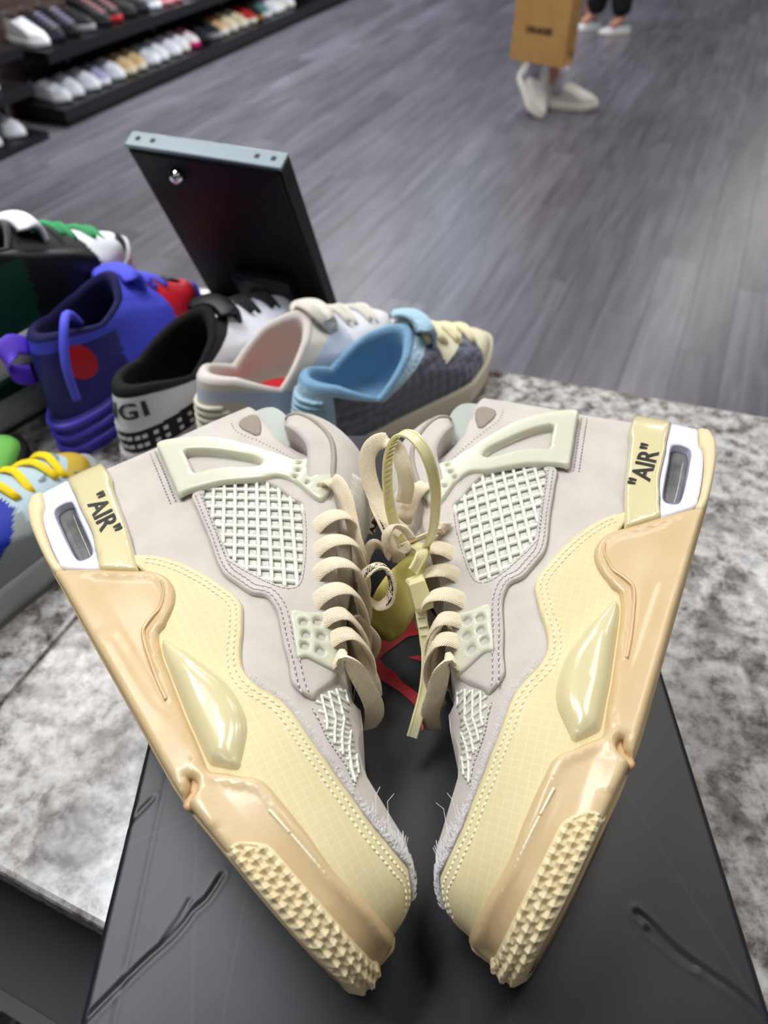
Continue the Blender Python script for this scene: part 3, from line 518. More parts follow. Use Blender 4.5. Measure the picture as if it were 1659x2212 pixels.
def _lace(nt, b, N, Lk):
    tc = N('ShaderNodeTexCoord'); sp = N('ShaderNodeSeparateXYZ'); Lk(tc.outputs['UV'], sp.inputs[0])
    a = N('ShaderNodeMath'); a.operation = 'PINGPONG'; a.inputs[1].default_value = .25; Lk(sp.outputs[1], a.inputs[0])
    ml = N('ShaderNodeMath'); ml.operation = 'MULTIPLY_ADD'; ml.inputs[1].default_value = 1.6; Lk(a.outputs[0], ml.inputs[0]); Lk(sp.outputs[0], ml.inputs[2])
    cb = N('ShaderNodeCombineXYZ'); Lk(ml.outputs[0], cb.inputs[0]); Lk(sp.outputs[1], cb.inputs[1])
    mp = N('ShaderNodeMapping'); mp.inputs['Scale'].default_value = (1, .2, 1); Lk(cb.outputs[0], mp.inputs[0])
    w = N('ShaderNodeTexWave'); w.inputs['Scale'].default_value = 1.9; w.inputs['Distortion'].default_value = 1.2; w.inputs['Detail Scale'].default_value = 8; Lk(mp.outputs[0], w.inputs['Vector'])
    r = N('ShaderNodeValToRGB'); r.color_ramp.elements[0].color = (*lin((226, 203, 166)), 1); r.color_ramp.elements[1].color = (*lin((252, 238, 210)), 1); r.color_ramp.elements[1].position = .5; Lk(w.outputs['Fac'], r.inputs['Fac']); Lk(r.outputs['Color'], b.inputs['Base Color'])
    bp = N('ShaderNodeBump'); bp.inputs['Strength'].default_value = .6; bp.inputs['Distance'].default_value = .0004; Lk(w.outputs['Fac'], bp.inputs['Height']); Lk(bp.outputs['Normal'], b.inputs['Normal']); b.inputs['Roughness'].default_value = .8; b.inputs['Sheen Weight'].default_value = .2
M_lace = uvmat('lace_cream', _lace)
M_suede = mat('suede_grey', (202, 195, 187), .85, bump=(900, .4, .0005), var=(45, (186, 177, 168), .6), sheen=.15)
M_peach = mat('rubber_peach', (212, 187, 145), .36, bump=(520, .30, .0005), var=(26, (204, 174, 128), .7, 2), sss=.06, coat=.25, sssr=(.004, .0035, .003))
M_ridge = mat('rubber_peach_gloss', (212, 178, 134), .16, sss=.2, coat=.6)
M_cream = mat('plastic_cream', (218, 206, 162), .2, bump=(120, .05, .0006), coat=.5)
M_creamr = mat('rubber_cream', (226, 208, 166), .55, bump=(1500, .4, .0004))
M_tread = mat('rubber_tread', (228, 211, 170), .5)
M_white = mat('midsole_white', (226, 226, 242), .38, bump=(400, .1, .0003))
M_win = mat('air_window', (96, 94, 92), .08, coat=.8, var=(60, (140, 138, 134), .8))
M_clear = mat('plastic_clear', (230, 230, 208), .3, sss=.35, trans=.22, coat=.3, ior=1.35)
M_clear2 = mat('plastic_clear_cool', (206, 214, 205), .3, sss=.3, trans=.3, coat=.3, ior=1.35)
M_net = mat('net_white', (228, 228, 214), .4, sss=.2)
M_nback = mat('net_lining', (196, 195, 184), .55, bump=(1400, .6, .0005), var=(180, (226, 226, 220), .8))
M_thr = mat('thread_grey', (206, 203, 202), .6); M_thry = mat('thread_cream', (240, 234, 205), .5); M_hole = mat('needle_hole', (70, 64, 60), .9)
M_ink = mat('print_black', (16, 20, 22), .45)
M_fray = mat('fray_white', (232, 230, 232), .7)
M_lining = mat('lining_grey', (150, 140, 128), .95, bump=(700, .6, .001))
def stitches(name, line, m, off=.0016, pitch=.0031, ln=.0022, r=.0005, side=None, holes=True):
    q = smooth_poly(line, False, .001); q = resample(q, pitch); mb = MB(); hb = MB()
    for a, b in zip(q[:-1], q[1:]):
        d = b-a; p0, p1 = a+d*.12, a+d*(.12+ln/pitch*.9); P = place(np.array([p0[0], (p0[0]+p1[0])/2, p1[0]]), np.array([p0[1], (p0[1]+p1[1])/2, p1[1]]), np.array([off-.0004, off+.0003, off-.0004])); mb.tube(P, r, 5, True, (0, 1, .3))
        if holes:
            c = a+d*.0; H = place(np.array([c[0]]), np.array([c[1]]), np.array([off-.00005]))[0]; mb2 = .00034
            hb.add([H+[-mb2, 0, 0], H+[0, -mb2, 0], H+[mb2, 0, 0], H+[0, mb2, 0], H+[0, 0, .0002]], [(0, 1, 4), (1, 2, 4), (2, 3, 4), (3, 0, 4)])
    out = [(name, mb.me(name, m, True))]
    if holes: out.append(('needle_holes', hb.me('needle_holes', M_hole, False)))
    return out
def offset_line(P, d):
    P = np.asarray(P, float); T = np.gradient(P, axis=0); T /= np.linalg.norm(T, axis=1)[:, None]+1e-12; return P+np.stack([-T[:, 1], T[:, 0]], 1)*d
def strip_tube(line, off, r, step=.0015, n=6):
    q = smooth_poly(line, False, step); P = place(q[:, 0], q[:, 1], np.full(len(q), off)); return P
def net_mesh(name, outline, m, d1, d2, sp, r=.00075, off=.0004):
    """woven cage: two families of straps clipped to the outline"""
    poly = smooth_poly(outline, True, .003); mb = MB(); c = poly.mean(0); R = .09
    for d, o2, spc in ((d1, 0, sp[0]), (d2, .00025, sp[1])):
        t = np.array([math.cos(d), math.sin(d)]); nn = np.array([-t[1], t[0]])
        for k in range(-30, 31):
            q = np.array([c+nn*k*spc+t*u for u in np.arange(-R, R, .0012)]); ins = inpoly(q, poly); run = []
            for p, ok in list(zip(q, ins))+[(None, False)]:
                if ok: run.append(p)
                else:
                    if len(run) > 2:
                        rr = np.array(run); P = place(rr[:, 0], rr[:, 1], np.full(len(rr), off+o2)); mb.tube(P, r, 5, True)
                    run = []
    return mb.me(name, m, True)
def core_mesh():
    us = np.r_[-.0229, -.0222, -.021, -.019, -.0155, np.linspace(-.011, .285, 90), .289, .293, .296, .2985, .3005, .302, .3027]; K = 30; V = []; NV = None
    for u in us:
        T = float(Td(u)); Tv = T+.055*(1-float(sst(.08, .20, u)))+.004; yb = float(Yb(u))
        fm = math.asin(min(1., (max(0, (T-.018)/(Tv-.018)))**1.05)) if u < .2 else math.pi/2*.985
        ys = [yb, yb+.0006, yb+.002]+[max(yb+.0025, v) for v in np.linspace(.004, .0285, 10)]+[max(yb+.003, .0305,  .018+(Tv-.018)*math.sin(f)**(2/2.1)) for f in np.linspace(.12, fm, K)]; sec = []
        for j, y in enumerate(ys):
            x = u if u <= .21 else .21+(u-.21)*float(ftoe(y)); z = float(Wd(u)*gfac(x, y))-.0016
            dent = .0070*float(sst(-.004, .006, x)*(1-sst(.060, .066, x))*sst(.009, .013, y)*(1-sst(.027, .030, y))); z = max(z-dent, .0002)*(.25, .9, 1)[min(j, 2)]
            sec.append((x, y, z))
        xe, ye, ze = sec[-1]
        cav = .075*(1-float(sst(.055, .095, u)))*float(sst(-.021, -.012, u))+.010*float(sst(.07, .10, u))*(1-float(sst(.17, .195, u)))
        zi = max(ze-.006*min(1, cav/.01), .0001) if cav > 1e-4 else ze*.6
        sec += [(xe, ye+.0003, (ze+zi)/2), (xe, ye-(.001 if cav > 1e-4 else -.0004), zi), (xe, ye-(cav*.6 if cav > 1e-4 else -.0005), zi*.9), (xe, ye-(cav if cav > 1e-4 else -.0006), zi*.4)]
        full = sec+[(x, y, -z*.87) for x, y, z in reversed(sec)]; V += full; NV = len(full)
    n = len(us); F = [(i*NV+k, (i+1)*NV+k, (i+1)*NV+(k+1) % NV, i*NV+(k+1) % NV) for i in range(n-1) for k in range(NV)]
    F += [tuple(range(NV)), tuple((n-1)*NV+k for k in range(NV-1, -1, -1))]
    return mesh('upper', V, F, M_suede, True)
def tongue_mesh(lo, hi, qm, off, thick, m, name, nu=40, nq=30):
    ctr = smooth_poly(np.array([(.172, .090), (.145, .117), (.122, .142), (.104, .163), (.086, .1785), (.066, .1885), (.042, .1905), (.021, .1855), (.008, .176), (.002, .166)]), False, .001)
    L = np.r_[0, np.cumsum(np.linalg.norm(np.diff(ctr, axis=0), axis=1))]; L /= L[-1]; V, UV = [], []
    for side in (0, 1):
        for i in range(nu+1):
            p = lo+(hi-lo)*i/nu; c = np.array([np.interp(p, L, ctr[:, 0]), np.interp(p, L, ctr[:, 1])]); e = 1e-3
            t = np.array([np.interp(min(p+e, 1), L, ctr[:, 0])-np.interp(p-e, L, ctr[:, 0]), np.interp(min(p+e, 1), L, ctr[:, 1])-np.interp(p-e, L, ctr[:, 1])]); t /= np.linalg.norm(t); nn = np.array([t[1], -t[0]])
            w = np.interp(p, [0, .3, .5, .8, 1], [.020, .026, .033, .035, .030])*(1-max(0, (p-.80)/.20)**3.0)**(1/3.0) if p < 1 else .004
            wq = w*qm
            for k in range(nq+1):
                q = -1+2*k/nq; z = wq*math.sin(q*1.45)/math.sin(1.45); dr = .95*w*(1-math.cos(q*qm*1.45)); o = off-(thick if side else 0)-max(0, abs(q)-.86)*.012
                pt = c+nn*((o-dr) if not side else (off-thick*.6-max(dr, .95*w*(1-math.cos(qm*1.45))))); V.append((pt[0], pt[1], z)); UV.append((p*14, q*qm*3.4))
    n1 = (nu+1)*(nq+1); idx = lambda s, i, k: s*n1+i*(nq+1)+k
    F = []
    for i in range(nu):
        for k in range(nq):
            F.append((idx(0, i, k), idx(0, i, k+1), idx(0, i+1, k+1), idx(0, i+1, k))); F.append((idx(1, i, k+1), idx(1, i, k), idx(1, i+1, k), idx(1, i+1, k+1)))
        F += [(idx(0, i+1, 0), idx(1, i+1, 0), idx(1, i, 0), idx(0, i, 0)), (idx(0, i, nq), idx(1, i, nq), idx(1, i+1, nq), idx(0, i+1, nq))]
    for k in range(nq): F += [(idx(0, nu, k), idx(0, nu, k+1), idx(1, nu, k+1), idx(1, nu, k)), (idx(0, 0, k+1), idx(0, 0, k), idx(1, 0, k), idx(1, 0, k+1))]
    return mesh(name, V, F, m, True, UV)
def sq_hole(c, a, b, r): 
    t = np.array([math.cos(r), math.sin(r)]); n = np.array([-t[1], t[0]]); return np.array([c-t*a-n*b, c+t*a-n*b, c+t*a+n*b, c-t*a+n*b])
# ------------------------------------------------------------------ parts that both shoes share
PARTS = []          # (name, mesh, parent part index or None, label)
def part(name, me, parent=None, label=None):
    PARTS.append((name, me, parent, label)); k = len(PARTS)-1
    if name in MIRR: PARTS.append((name, MIRR.pop(name), parent, None))      # the same piece on the inner side
    return k
i_up = part('upper', core_mesh())
# sole
pt = OUT['peach_top']; us_b = np.linspace(.300, .058, 26); sb_ = np.stack([np.interp(us_b, _x, _s), Yb(us_b)+.0006], 1)
peach = np.r_[wrap(pt), [[SMAX, .0375], [SMAX, .0152]], sb_]
notch = np.array([(x2s(.2125), .0022), (x2s(.2103), .0060), (x2s(.2078), .0080), (x2s(.2050), .0079), (x2s(.2030), .0066), (x2s(.2058), .0056), (x2s(.2078), .0036), (x2s(.2090), .0014)])
def peach_bump(V, d):
    x = s2x(V[:, 0]); y = V[:, 1]; ml = np.interp(x, OUT['mline'][:, 0], OUT['mline'][:, 1], left=-1, right=-1)
    lowb = .0010*sst(.0, .0014, ml-y)*(ml > 0)                        # lower band stands a little proud
    rim = .0007*np.exp(-((d-.0035)/.0016)**2)*(y > .012); tops = -.0006*sst(.004, .006, d)*(y > .012)
    return (lowb+rim+tops)*np.clip(d/.001, 0, 1)
i_mid = part('midsole', panel('midsole', peach, M_peach, .0006, .0030, .0028, [notch], .0026, True, True, peach_bump), None, 'translucent peach rubber midsole')
part('notch_fill', panel('notch_fill', notch.mean(0)+(notch-notch.mean(0))*1.5, mat('rubber_amber', (204, 166, 116), .4, sss=.05), -.0010, .0008, .001, (), .0015), i_mid)
rl = OUT['ridge']; part('midsole_ridge', MB().tube(strip_tube(np.stack([x2s(rl[:, 0], rl[:, 1]), rl[:, 1]], 1), .0034, 0), .0010, 8).me('midsole_ridge', M_ridge, True), i_mid)
for a, b in ((0, 1.6), (1.75, 4.1), (4.35, 4.9), (5.1, 5.25)):
    ms = OUT['midstitch']; u = np.linspace(a, b, 24); q = np.stack([np.interp(u, range(len(ms)), ms[:, 0]), np.interp(u, range(len(ms)), ms[:, 1])], 1)
    P = place(x2s(q[:, 0], q[:, 1]), q[:, 1], np.full(len(q), .0034)); part('sole_thread', MB().tube(P, np.where(np.arange(len(P)) % 2, .00075, .0005), 6).me('sole_thread', M_thry, True), i_mid)
ho = OUT['heel_out'].copy(); ho[1, 0] = -.0110; ho = wrap(ho); ho[0, 1] = .0150; i_ho = part('heel_outsole', panel('heel_outsole', ho, M_creamr, .0012, .0024, .002, (), .0022, True), None, 'cream textured heel outsole')
i_fr = part('heel_frame', panel('heel_frame', wrap(OUT['frame']), M_white, .0002, .0022, .0016, [wrap(OUT['win'])], .0024, True), None, 'white plastic frame of the heel window')
win = wrap(OUT['win']); wc = win.mean(0)
part('air_window', panel('air_window', wc+(win-wc)*1.06, M_win, -.0045, .0022, .004, (), .0024, True), i_fr, 'grey see-through heel window')
# walls of the window recess
wq = smooth_poly(win, True, .0014); A = place(wq[:, 0], wq[:, 1], np.full(len(wq), .0020)); B = place(wq[:, 0], wq[:, 1], np.full(len(wq), -.0062)); nW = len(wq)
part('window_rim', mesh('window_rim', np.r_[A, B], [(k, (k+1) % nW, nW+(k+1) % nW, nW+k) for k in range(nW)], M_white), i_fr)
i_st = part('heel_strip', panel('heel_strip', wrap(OUT['strip']), M_cream, .0012, .0024, .0018, (), .0024, True), None, 'glossy cream heel strip')
# bottom tread
zb = np.linspace(-.0226, .3026, 120); wb = Wd(zb)*.94; yb = Yb(zb); xb = np.where(zb > .21, .21+(zb-.21)*ftoe(yb), zb)
Vb = [(x, y-.0004, w) for x, y, w in zip(xb, yb, wb)]+[(x, y-.0004, -w*.87) for x, y, w in zip(xb, yb, wb)]+[(x, y+.004, w) for x, y, w in zip(xb, yb, wb)]+[(x, y+.004, -w*.87) for x, y, w in zip(xb, yb, wb)]
Fb = []
for i in range(119): Fb += [(i, i+1, 120+i+1, 120+i), (i+1, i, 240+i, 240+i+1), (120+i, 120+i+1, 360+i+1, 360+i)]
part('outsole', mesh('outsole', Vb, Fb, M_peach, True))
# toe tread
td = OUT['tread']; us_t = np.array([.300, .295, .288, .28, .27, .26, .25, .242]); tb_ = np.stack([np.interp(us_t, _x, _s), Yb(us_t)+.0004], 1)
tpoly = np.r_[wrap(td, toe=False), [[SMAX, .0278], [SMAX, .0152]], tb_]
def stars(V, d):
    p, q = .0047, .0043; v = V[:, 1]/q-.16*V[:, 0]/q; u = V[:, 0]/p+.18*V[:, 1]/p; r_ = np.floor(v); uu = u+.5*(r_ % 2); fu = uu-np.floor(uu)-.5; fv = v-r_-.5
    st = np.clip(1-((np.abs(fu)*2)**.62+(np.abs(fv)*2)**.62)*.62, 0, 1)
    return (.0030*st-.0004)*np.clip((d-.0010)/.001, 0, 1)
part('toe_tread', panel('toe_tread', tpoly, M_tread, .0026, .0024, .0016, (), .00058, True, True, stars), None, 'cream rubber toe tread with star-shaped lugs')
# mudguard
yt = OUT['yellow_top']; yo = wrap(yt, toe=False); lo_ = OUT['peach_top'][::-1][1:-6]-[0, .004]
ypoly = np.r_[wrap(np.array([(.066, .0330)])), yo, [[(yo[-1, 0]+SMAX)/2, .0550], [SMAX, .0530], [SMAX, .0300]], wrap(lo_, toe=False)]
i_y = part('mudguard', panel('mudguard', ypoly, M_yel, .0000, .0012, .0012, (), .0026, True, False), None, 'yellowed ripstop mudguard')
yl = np.stack([x2s(yt[:, 0], yt[:, 1]), yt[:, 1]], 1)
for k, dd in enumerate((-.0030, -.0058)): [part(a, b, i_y) for a, b in stitches('stitching', offset_line(smooth_poly(yl, False, .004), dd)[2:], M_thry, .0012, .0033, .0026, .0005, holes=False)]
# side wing
i_w = part('side_wing', panel('side_wing', wrap(OUT['wing']), M_cream, .0018, .0050, .0075, (), .0024, True), None, 'glossy cream side wing')
# eyestay with the cage window
s1l = OUT['seam1']; ve = OUT['vedge']
eye = np.r_[s1l[:17], [[.199, .0655]], ve[::-1][1:], [[.186, .0885], [.178, .0945], [.1685, .1000], [.1582, .1057], [.1481, .1133], [.1337, .1240], [.1222, .1326], [.1150, .1385], [.1060, .1430], [.0960, .1475], [.0860, .1530], [.0700, .1480], [.0560, .1300], [.0480, .1050], [.0455, .0900]]]
net = wrap(OUT['net'])
i_e = part('eyestay', panel('eyestay', wrap(eye), M_suede, .0000, .0017, .0011, [net], .0026, True), None, 'pale grey suede eyestay')
sl = np.stack([x2s(s1l[:, 0], s1l[:, 1]), s1l[:, 1]], 1)[:18]
for dd in (.0022, .0050): [part(a, b, i_e) for a, b in stitches('stitching', offset_line(smooth_poly(sl, False, .004), dd), M_thr, .0018)]
nl = np.r_[net[8:], net[:1]]; cn = net.mean(0)
nout = np.array([p+(p-cn)/np.linalg.norm(p-cn)*.0022 for p in nl[:-2]]); [part(a, b, i_e) for a, b in stitches('stitching', nout, M_thr, .0018, .0028, .002, .00038)]
big = np.array([p+(p-cn)/np.linalg.norm(p-cn)*.001 for p in net])
part('side_net_lining', panel('side_net_lining', big, M_nback, -.0013, .0004, .001, (), .004), i_e)
part('side_net', net_mesh('side_net', big, M_net, math.radians(47), math.radians(-29), (.0072, .0062), .00125, .0000), i_e, 'rubbery white net in the side window')
for q in (OUT['stitchA'], OUT['stitchB']): [part(a, b, i_up) for a, b in stitches('stitching', np.stack([x2s(q[:, 0], q[:, 1]), q[:, 1]], 1), M_thr, -.0010, .0029, .002, .0004)]
# vamp net
vl = OUT['vnetL']; vn = np.r_[vl, [[.232, .0655], [.222, .0700], [.212, .0745], [.203, .0800], [.196, .0830]], OUT['vnet'][::-1][1:]]
i_v = part('toe_net', net_mesh('toe_net', wrap(vn), M_net, math.radians(40), math.radians(-22), (.0042, .0036), .0008, -.0010), None, 'white net at the base of the tongue')
[part(a, b, i_v) for a, b in stitches('stitching', offset_line(np.stack([x2s(vl[:, 0], vl[:, 1]), vl[:, 1]], 1), -.0012), M_thr, -.0010, .0028, .002, .0004)]
# clear lace wing and lace holder
hw = []
for c in ((655, 490), (648, 545), (622, 588), (740, 515), (740, 578), (711, 632), (833, 533), (792, 683)): hw.append(c)
OUT['wholes'][-1] = (.0912, .1420); OUT['wholes'][-2] = (.0800, .1505); whs = [wrap(OUT['wholes'])[k] for k in range(len(OUT['wholes']))]
i_ew = part('lace_wing', panel('lace_wing', wrap(OUT['eyewing'], heel=False), M_clear, .0022, .0026, .0016, [wrap(OUT['slot'])]+[sq_hole(c, .0011, .0008, -.9) for c in whs], .0024, True), None, 'translucent plastic lace wing with a long slot')
slq = smooth_poly(wrap(OUT['slot']), True, .0014); A = place(slq[:, 0], slq[:, 1], np.full(len(slq), .0012)); B = place(slq[:, 0], slq[:, 1], np.full(len(slq), -.0016)); nS = len(slq)
part('slot_rim', mesh('slot_rim', np.r_[A, B], [(k, (k+1) % nS, nS+(k+1) % nS, nS+k) for k in range(nS)], M_clear), i_ew)
part('ankle_hole', panel('ankle_hole', wrap(OUT['hole2']), M_lining, -.0012, .0006, .0008, (), .002), i_up, 'dark cut-out behind the lace wing')
for hcen in [wrap(OUT['hholes'])]:
    part('lace_holder', panel('lace_holder', wrap(OUT['holder']), M_clear, .0014, .0022, .0012, [sq_hole(c, .0016, .0013, -.75) for c in hcen], .0022, True), None, 'translucent plastic lace holder with square holes')
# collar cut-out, pull tab and tongue
part('collar_hole', panel('collar_hole', wrap(OUT['chole'], heel=False), M_lining, -.0012, .0007, .0008, (), .002), i_up, 'frayed dark cut-out at the collar')
tb = smooth_poly(np.array([(-.006, .139), (-.012, .156), (-.008, .167), (.004, .1695), (.018, .1660), (.030, .1585), (.036, .148), (.026, .138)]), True, .002); V2, F2, d2 = tri_region(tb, (), .003, .001)
Vt = np.r_[np.c_[V2, np.full(len(V2), .0150)], np.c_[V2, np.full(len(V2), .0126)]]; nT = len(V2); be = [i for i in range(len(tb))]
Ft = [tuple(f) for f in F2]+[tuple(i+nT for i in f[::-1]) for f in F2]+[(be[k], nT+be[k], nT+be[(k+1) % len(be)], be[(k+1) % len(be)]) for k in range(len(be))]
part('pull_tab', mesh('pull_tab', Vt, Ft, M_clear2, False), None, 'cool clear plastic heel tab')
i_t = part('tongue', tongue_mesh(0, 1, 1, 0, .010, M_suede, 'tongue'), None, 'padded grey tongue')
part('tongue_window', tongue_mesh(.12, .52, .80, .0014, .001, M_tongue_rip, 'tongue_window', 24, 20), i_t, 'clear ripstop panel of the tongue')
tt = PARTS[i_t][1]; tv = np.array([v.co[:] for v in tt.vertices]); rows = [tv[i*31:(i+1)*31] for i in range(41)]; em_ = MB()
edge = np.array([r[27] for r in rows[14:40]]+[rows[39][k] for k in range(26, 4, -2)]+[r[3] for r in rows[39:13:-1]]); em_.tube(edge+[0, .0004, 0], .0016, 7); part('tongue_binding', em_.me('tongue_binding', mat('binding_taupe', (168, 158, 148), .85, bump=(900, .5, .0006)), True), i_t)
# perforated dots along the collar edge
dots = MB()
for line in (np.array([(.000, .134), (.008, .1325), (.017, .1345), (.026, .1385), (.036, .1415), (.047, .1445), (.058, .1470)]), np.array([(.0955, .1325), (.102, .1335), (.110, .1345), (.116, .1330)])):
    for c in resample(smooth_poly(line, False, .002), .0028):
        H = place(np.array([x2s(c[0])]), np.array([c[1]]), np.array([-.0010]))[0]; e = .00045; dots.add([H+[-e, 0, 0], H+[0, -e, 0], H+[e, 0, 0], H+[0, e, 0], H+[0, 0, .0004]], [(0, 1, 4), (1, 2, 4), (2, 3, 4), (3, 0, 4)])
part('perforations', dots.me('perforations', M_hole), i_up)
# loose threads where the mudguard edge frays
fr = MB(); fq = resample(smooth_poly(yl[16:], False, .002), .0006); rr = random.Random(3)
for c in fq:
    x = s2x(c[0]); many = 4 if x > .262 else (2 if x > .235 else 1)
    for _ in range(many):
        L = rr.uniform(.0014, .0034)*(2.1 if (x > .268 and rr.random() < .35) else 1)*(3.0 if (x > .25 and rr.random() < .03) else 1); a = rr.uniform(.2, 2.4)
        q = np.array([c+np.array([math.cos(a), math.sin(a)])*L*k/3 for k in range(4)]); P = place(np.clip(q[:, 0], 0, SMAX), q[:, 1], np.array([.0006, .0014, .0018, .0020])+rr.uniform(0, .0012)); fr.tube(P, .00012, 3, False)
o_ = part('frayed_threads', fr.me('frayed_threads', M_fray, True), i_y)
# ------------------------------------------------------------------ placing the pair
def pose(k):
    o, a, b, n = [np.array(v) for v in TIED[k]]; return Matrix([[a[i], b[i], n[i], o[i]] for i in range(3)]+[[0, 0, 0, 1]])
def letters_on(sx, cx, cy, slope, width, cap, off):
    V, F = text_mesh('"AIR"', 1.0, .018); V = V.copy(); w = np.ptp(V[:, 0]); h = np.ptp(V[:, 1]); c = (V.min(0)+V.max(0))/2; V = V-c; V[:, 0] *= width/w; V[:, 1] *= cap/h
    x = cx+sx*V[:, 0]; y = cy+V[:, 1]+slope*(x-cx); P = place(x2s(x), y, np.full(len(x), off))
    return mesh('printed_letters', P, [f if sx > 0 else f[::-1] for f in F], M_ink, False)
def lace(root, pts, wv=(1, 0, 0), width=.0085, thick=.0024, name='lace', step=.0016):
    P = smooth_poly(np.array(pts), False, step); W = np.asarray(wv, float)
    if W.ndim == 2: W = np.stack([np.interp(np.linspace(0, 1, len(P)), np.linspace(0, 1, len(W)), W[:, k]) for k in range(3)], 1)
    V, F, UV = ribbon(P, W, width, thick); return obj(name, mesh(name, V, F, M_lace, True, UV), root)
def ribbon_text(root, pts, wv, s, size, start, sgn=1, flip=1, m=None):
    P = smooth_poly(np.array(pts), False, .001); L = np.r_[0, np.cumsum(np.linalg.norm(np.diff(P, axis=0), axis=1))]; T = np.gradient(P, axis=0); T /= np.linalg.norm(T, axis=1)[:, None]
    W = np.tile(np.asarray(wv, float), (len(P), 1)); W -= (W*T).sum(1)[:, None]*T; W /= np.linalg.norm(W, axis=1)[:, None]; N = np.cross(T, W)
    V, F = text_mesh(s, size, .01*size*8); V = V.copy(); V[:, 0] -= V[:, 0].min(); a = start+V[:, 0] if flip > 0 else start-V[:, 0]
    ok = (a > 0) & (a < L[-1]); g = lambda A: np.stack([np.interp(a, L, A[:, k]) for k in range(3)], 1)
    Q = g(P)+g(W)*(V[:, 1]*sgn)[:, None]+g(N)*.00115*1; Q2 = g(P)+g(W)*(V[:, 1]*sgn)[:, None]-g(N)*.00115
    Fk = [f for f in F if all(ok[i] for i in f)]
    n = len(Q); return mesh('printed_letters', np.r_[Q, Q2], [tuple(f) for f in Fk]+[tuple(i+n for i in f) for f in Fk], M_ink, False)
EYE = [(.1152, .1240), (.1292, .1149), (.1422, .1060), (.1562, .0966)]
LOW = [(.1675, .0955), (.1768, .0922)]
def make_shoe(label, key, sx, seed, skip=()):
    rt = empty('sneaker', label, 'sneaker', group='cream pair on the box'); rt.matrix_world = pose(key); R = random.Random(seed); made = []
    for (nm, me, par, lb) in PARTS:
        o = obj(nm, me, rt if par is None else made[par]); made.append(o)
        if lb: o['label'] = lb
        if nm in ('frayed_threads', 'stitching', 'needle_holes', 'perforations', 'sole_thread'): o['kind'] = 'stuff'
    obj('printed_letters', letters_on(sx, .0345, .0372, -.085 if sx > 0 else -.03, .0365, .0112, .0041), made[i_st])
    for k, (xe, ye) in enumerate(EYE):
        if k in skip: continue
        D = float(Ds(xe, ye)); j = lambda s: R.uniform(-s, s); dx = (.0, .003, .003, .001)[k]
        lace(rt, [(xe-.0012, ye-.0030, D-.0010), (xe+.0002, ye+.0035, D+.0042), (xe+.002+dx*.4, ye+.0105, D+.0055+j(.0006)), (xe+.0045+dx, ye+.0170+j(.0008), D+.0015), (xe+.007+dx, ye+.0190, D-.010), (xe+.011+dx, ye+.0165, .000), (xe+.015, ye+.010, -.014), (xe+.015, ye-.001, -D-.001)], [(1, -.25+j(.1), .0), (1, -.1, .25), (1, 0, .1), (1, .1, 0), (1, 0, 0)], .0100+j(.0005), .0026)
    for k, (xe, ye) in enumerate(LOW):
        D = float(Ds(xe, ye))
        lace(rt, [(xe-.001, ye-.004, D+.003), (xe+.001, ye+.002, D+.0066), (xe+.004, ye+.0075, D+.0055), (xe+.008, ye+.0105, D-.003), (xe+.011, ye+.0105, D-.014), (xe+.013, ye+.007, -.004), (xe+.014, ye+.002, -.018)], [(1, -.3, 0), (1, 0, .3), (1, .1, 0)], .0088, .0026)
    return rt, made
rtL, mL = make_shoe('cream sneaker on the black box, sole facing left, left of the zip tie', 'poseL', 1, 5)
rtR, mR = make_shoe('cream sneaker on the black box, sole facing right, zip tie through its laces', 'poseR', -1, 9, skip=(0,))
lace(rtL, LACED['L_top'], [(.5, .8, .3), (.6, .7, .5), (.6, .5, .7), (.5, .8, .4)], .0092)
lace(rtL, LACED['L_low'], [(.5, -.6, .2), (.4, .7, .5), (.35, .8, .4), (.3, .8, .5)], .0098)
lace(rtL, LACED['L_deep1'], [(.7, .3, .6), (.8, .3, .4)], .0075); lace(rtL, LACED['L_deep2'], [(.5, .7, .4), (.5, .7, .4)], .0070)
lace(rtR, LACED['R_low'], [(.5, -.6, .2), (.4, .7, .5), (.35, .8, .4), (.3, .8, .5)], .0100)
lace(rtR, LACED['R_mid'], [(.7, -.4, .2), (.5, .6, .5), (.4, .8, .4)], .0066)
lace(rtR, LACED['R_E'], [(.85, .3, .4), (.8, .4, .4), (.8, .4, .4)], .0104); lace(rtR, LACED['R_C'], [(.5, .7, .5), (.5, .8, .3), (.4, .9, .2)], .0098)
lace(rtR, LACED['R_A'], [(.3, .9, .3), (.2, .9, .35), (.2, .9, .3), (.1, .8, .4), (.3, .9, .3)], .0092)
lB = lace(rtR, LACED['R_B'], (.15, .8, .55), .0080); lS = lace(rtR, LACED['R_S'], (.1, .3, .9), .0078)
lace(rtR, LACED['R_ring'], [(.2, -.7, .6), (.2, -.7, .6)], .0070); lF = lace(rtR, LACED['R_F'], [(.45, -.75, .5), (.45, -.75, .5)], .0080); lace(rtR, LACED['R_G'], [(.3, .6, .7), (.3, .3, .9)], .0078)
obj('printed_letters', ribbon_text(rtR, LACED['R_B'], (.15, .8, .55), '"SHOELACES"', .0062, .036, 1, -1), lB)
obj('printed_letters', ribbon_text(rtR, LACED['R_S'], (.1, .3, .9), 'SHOELACES"', .0062, .024, 1, -1), lS)
obj('printed_letters', ribbon_text(rtR, LACED['R_F'], (.45, -.75, .5), '"SHOELACES"', .0060, .045, 1, -1), lF)
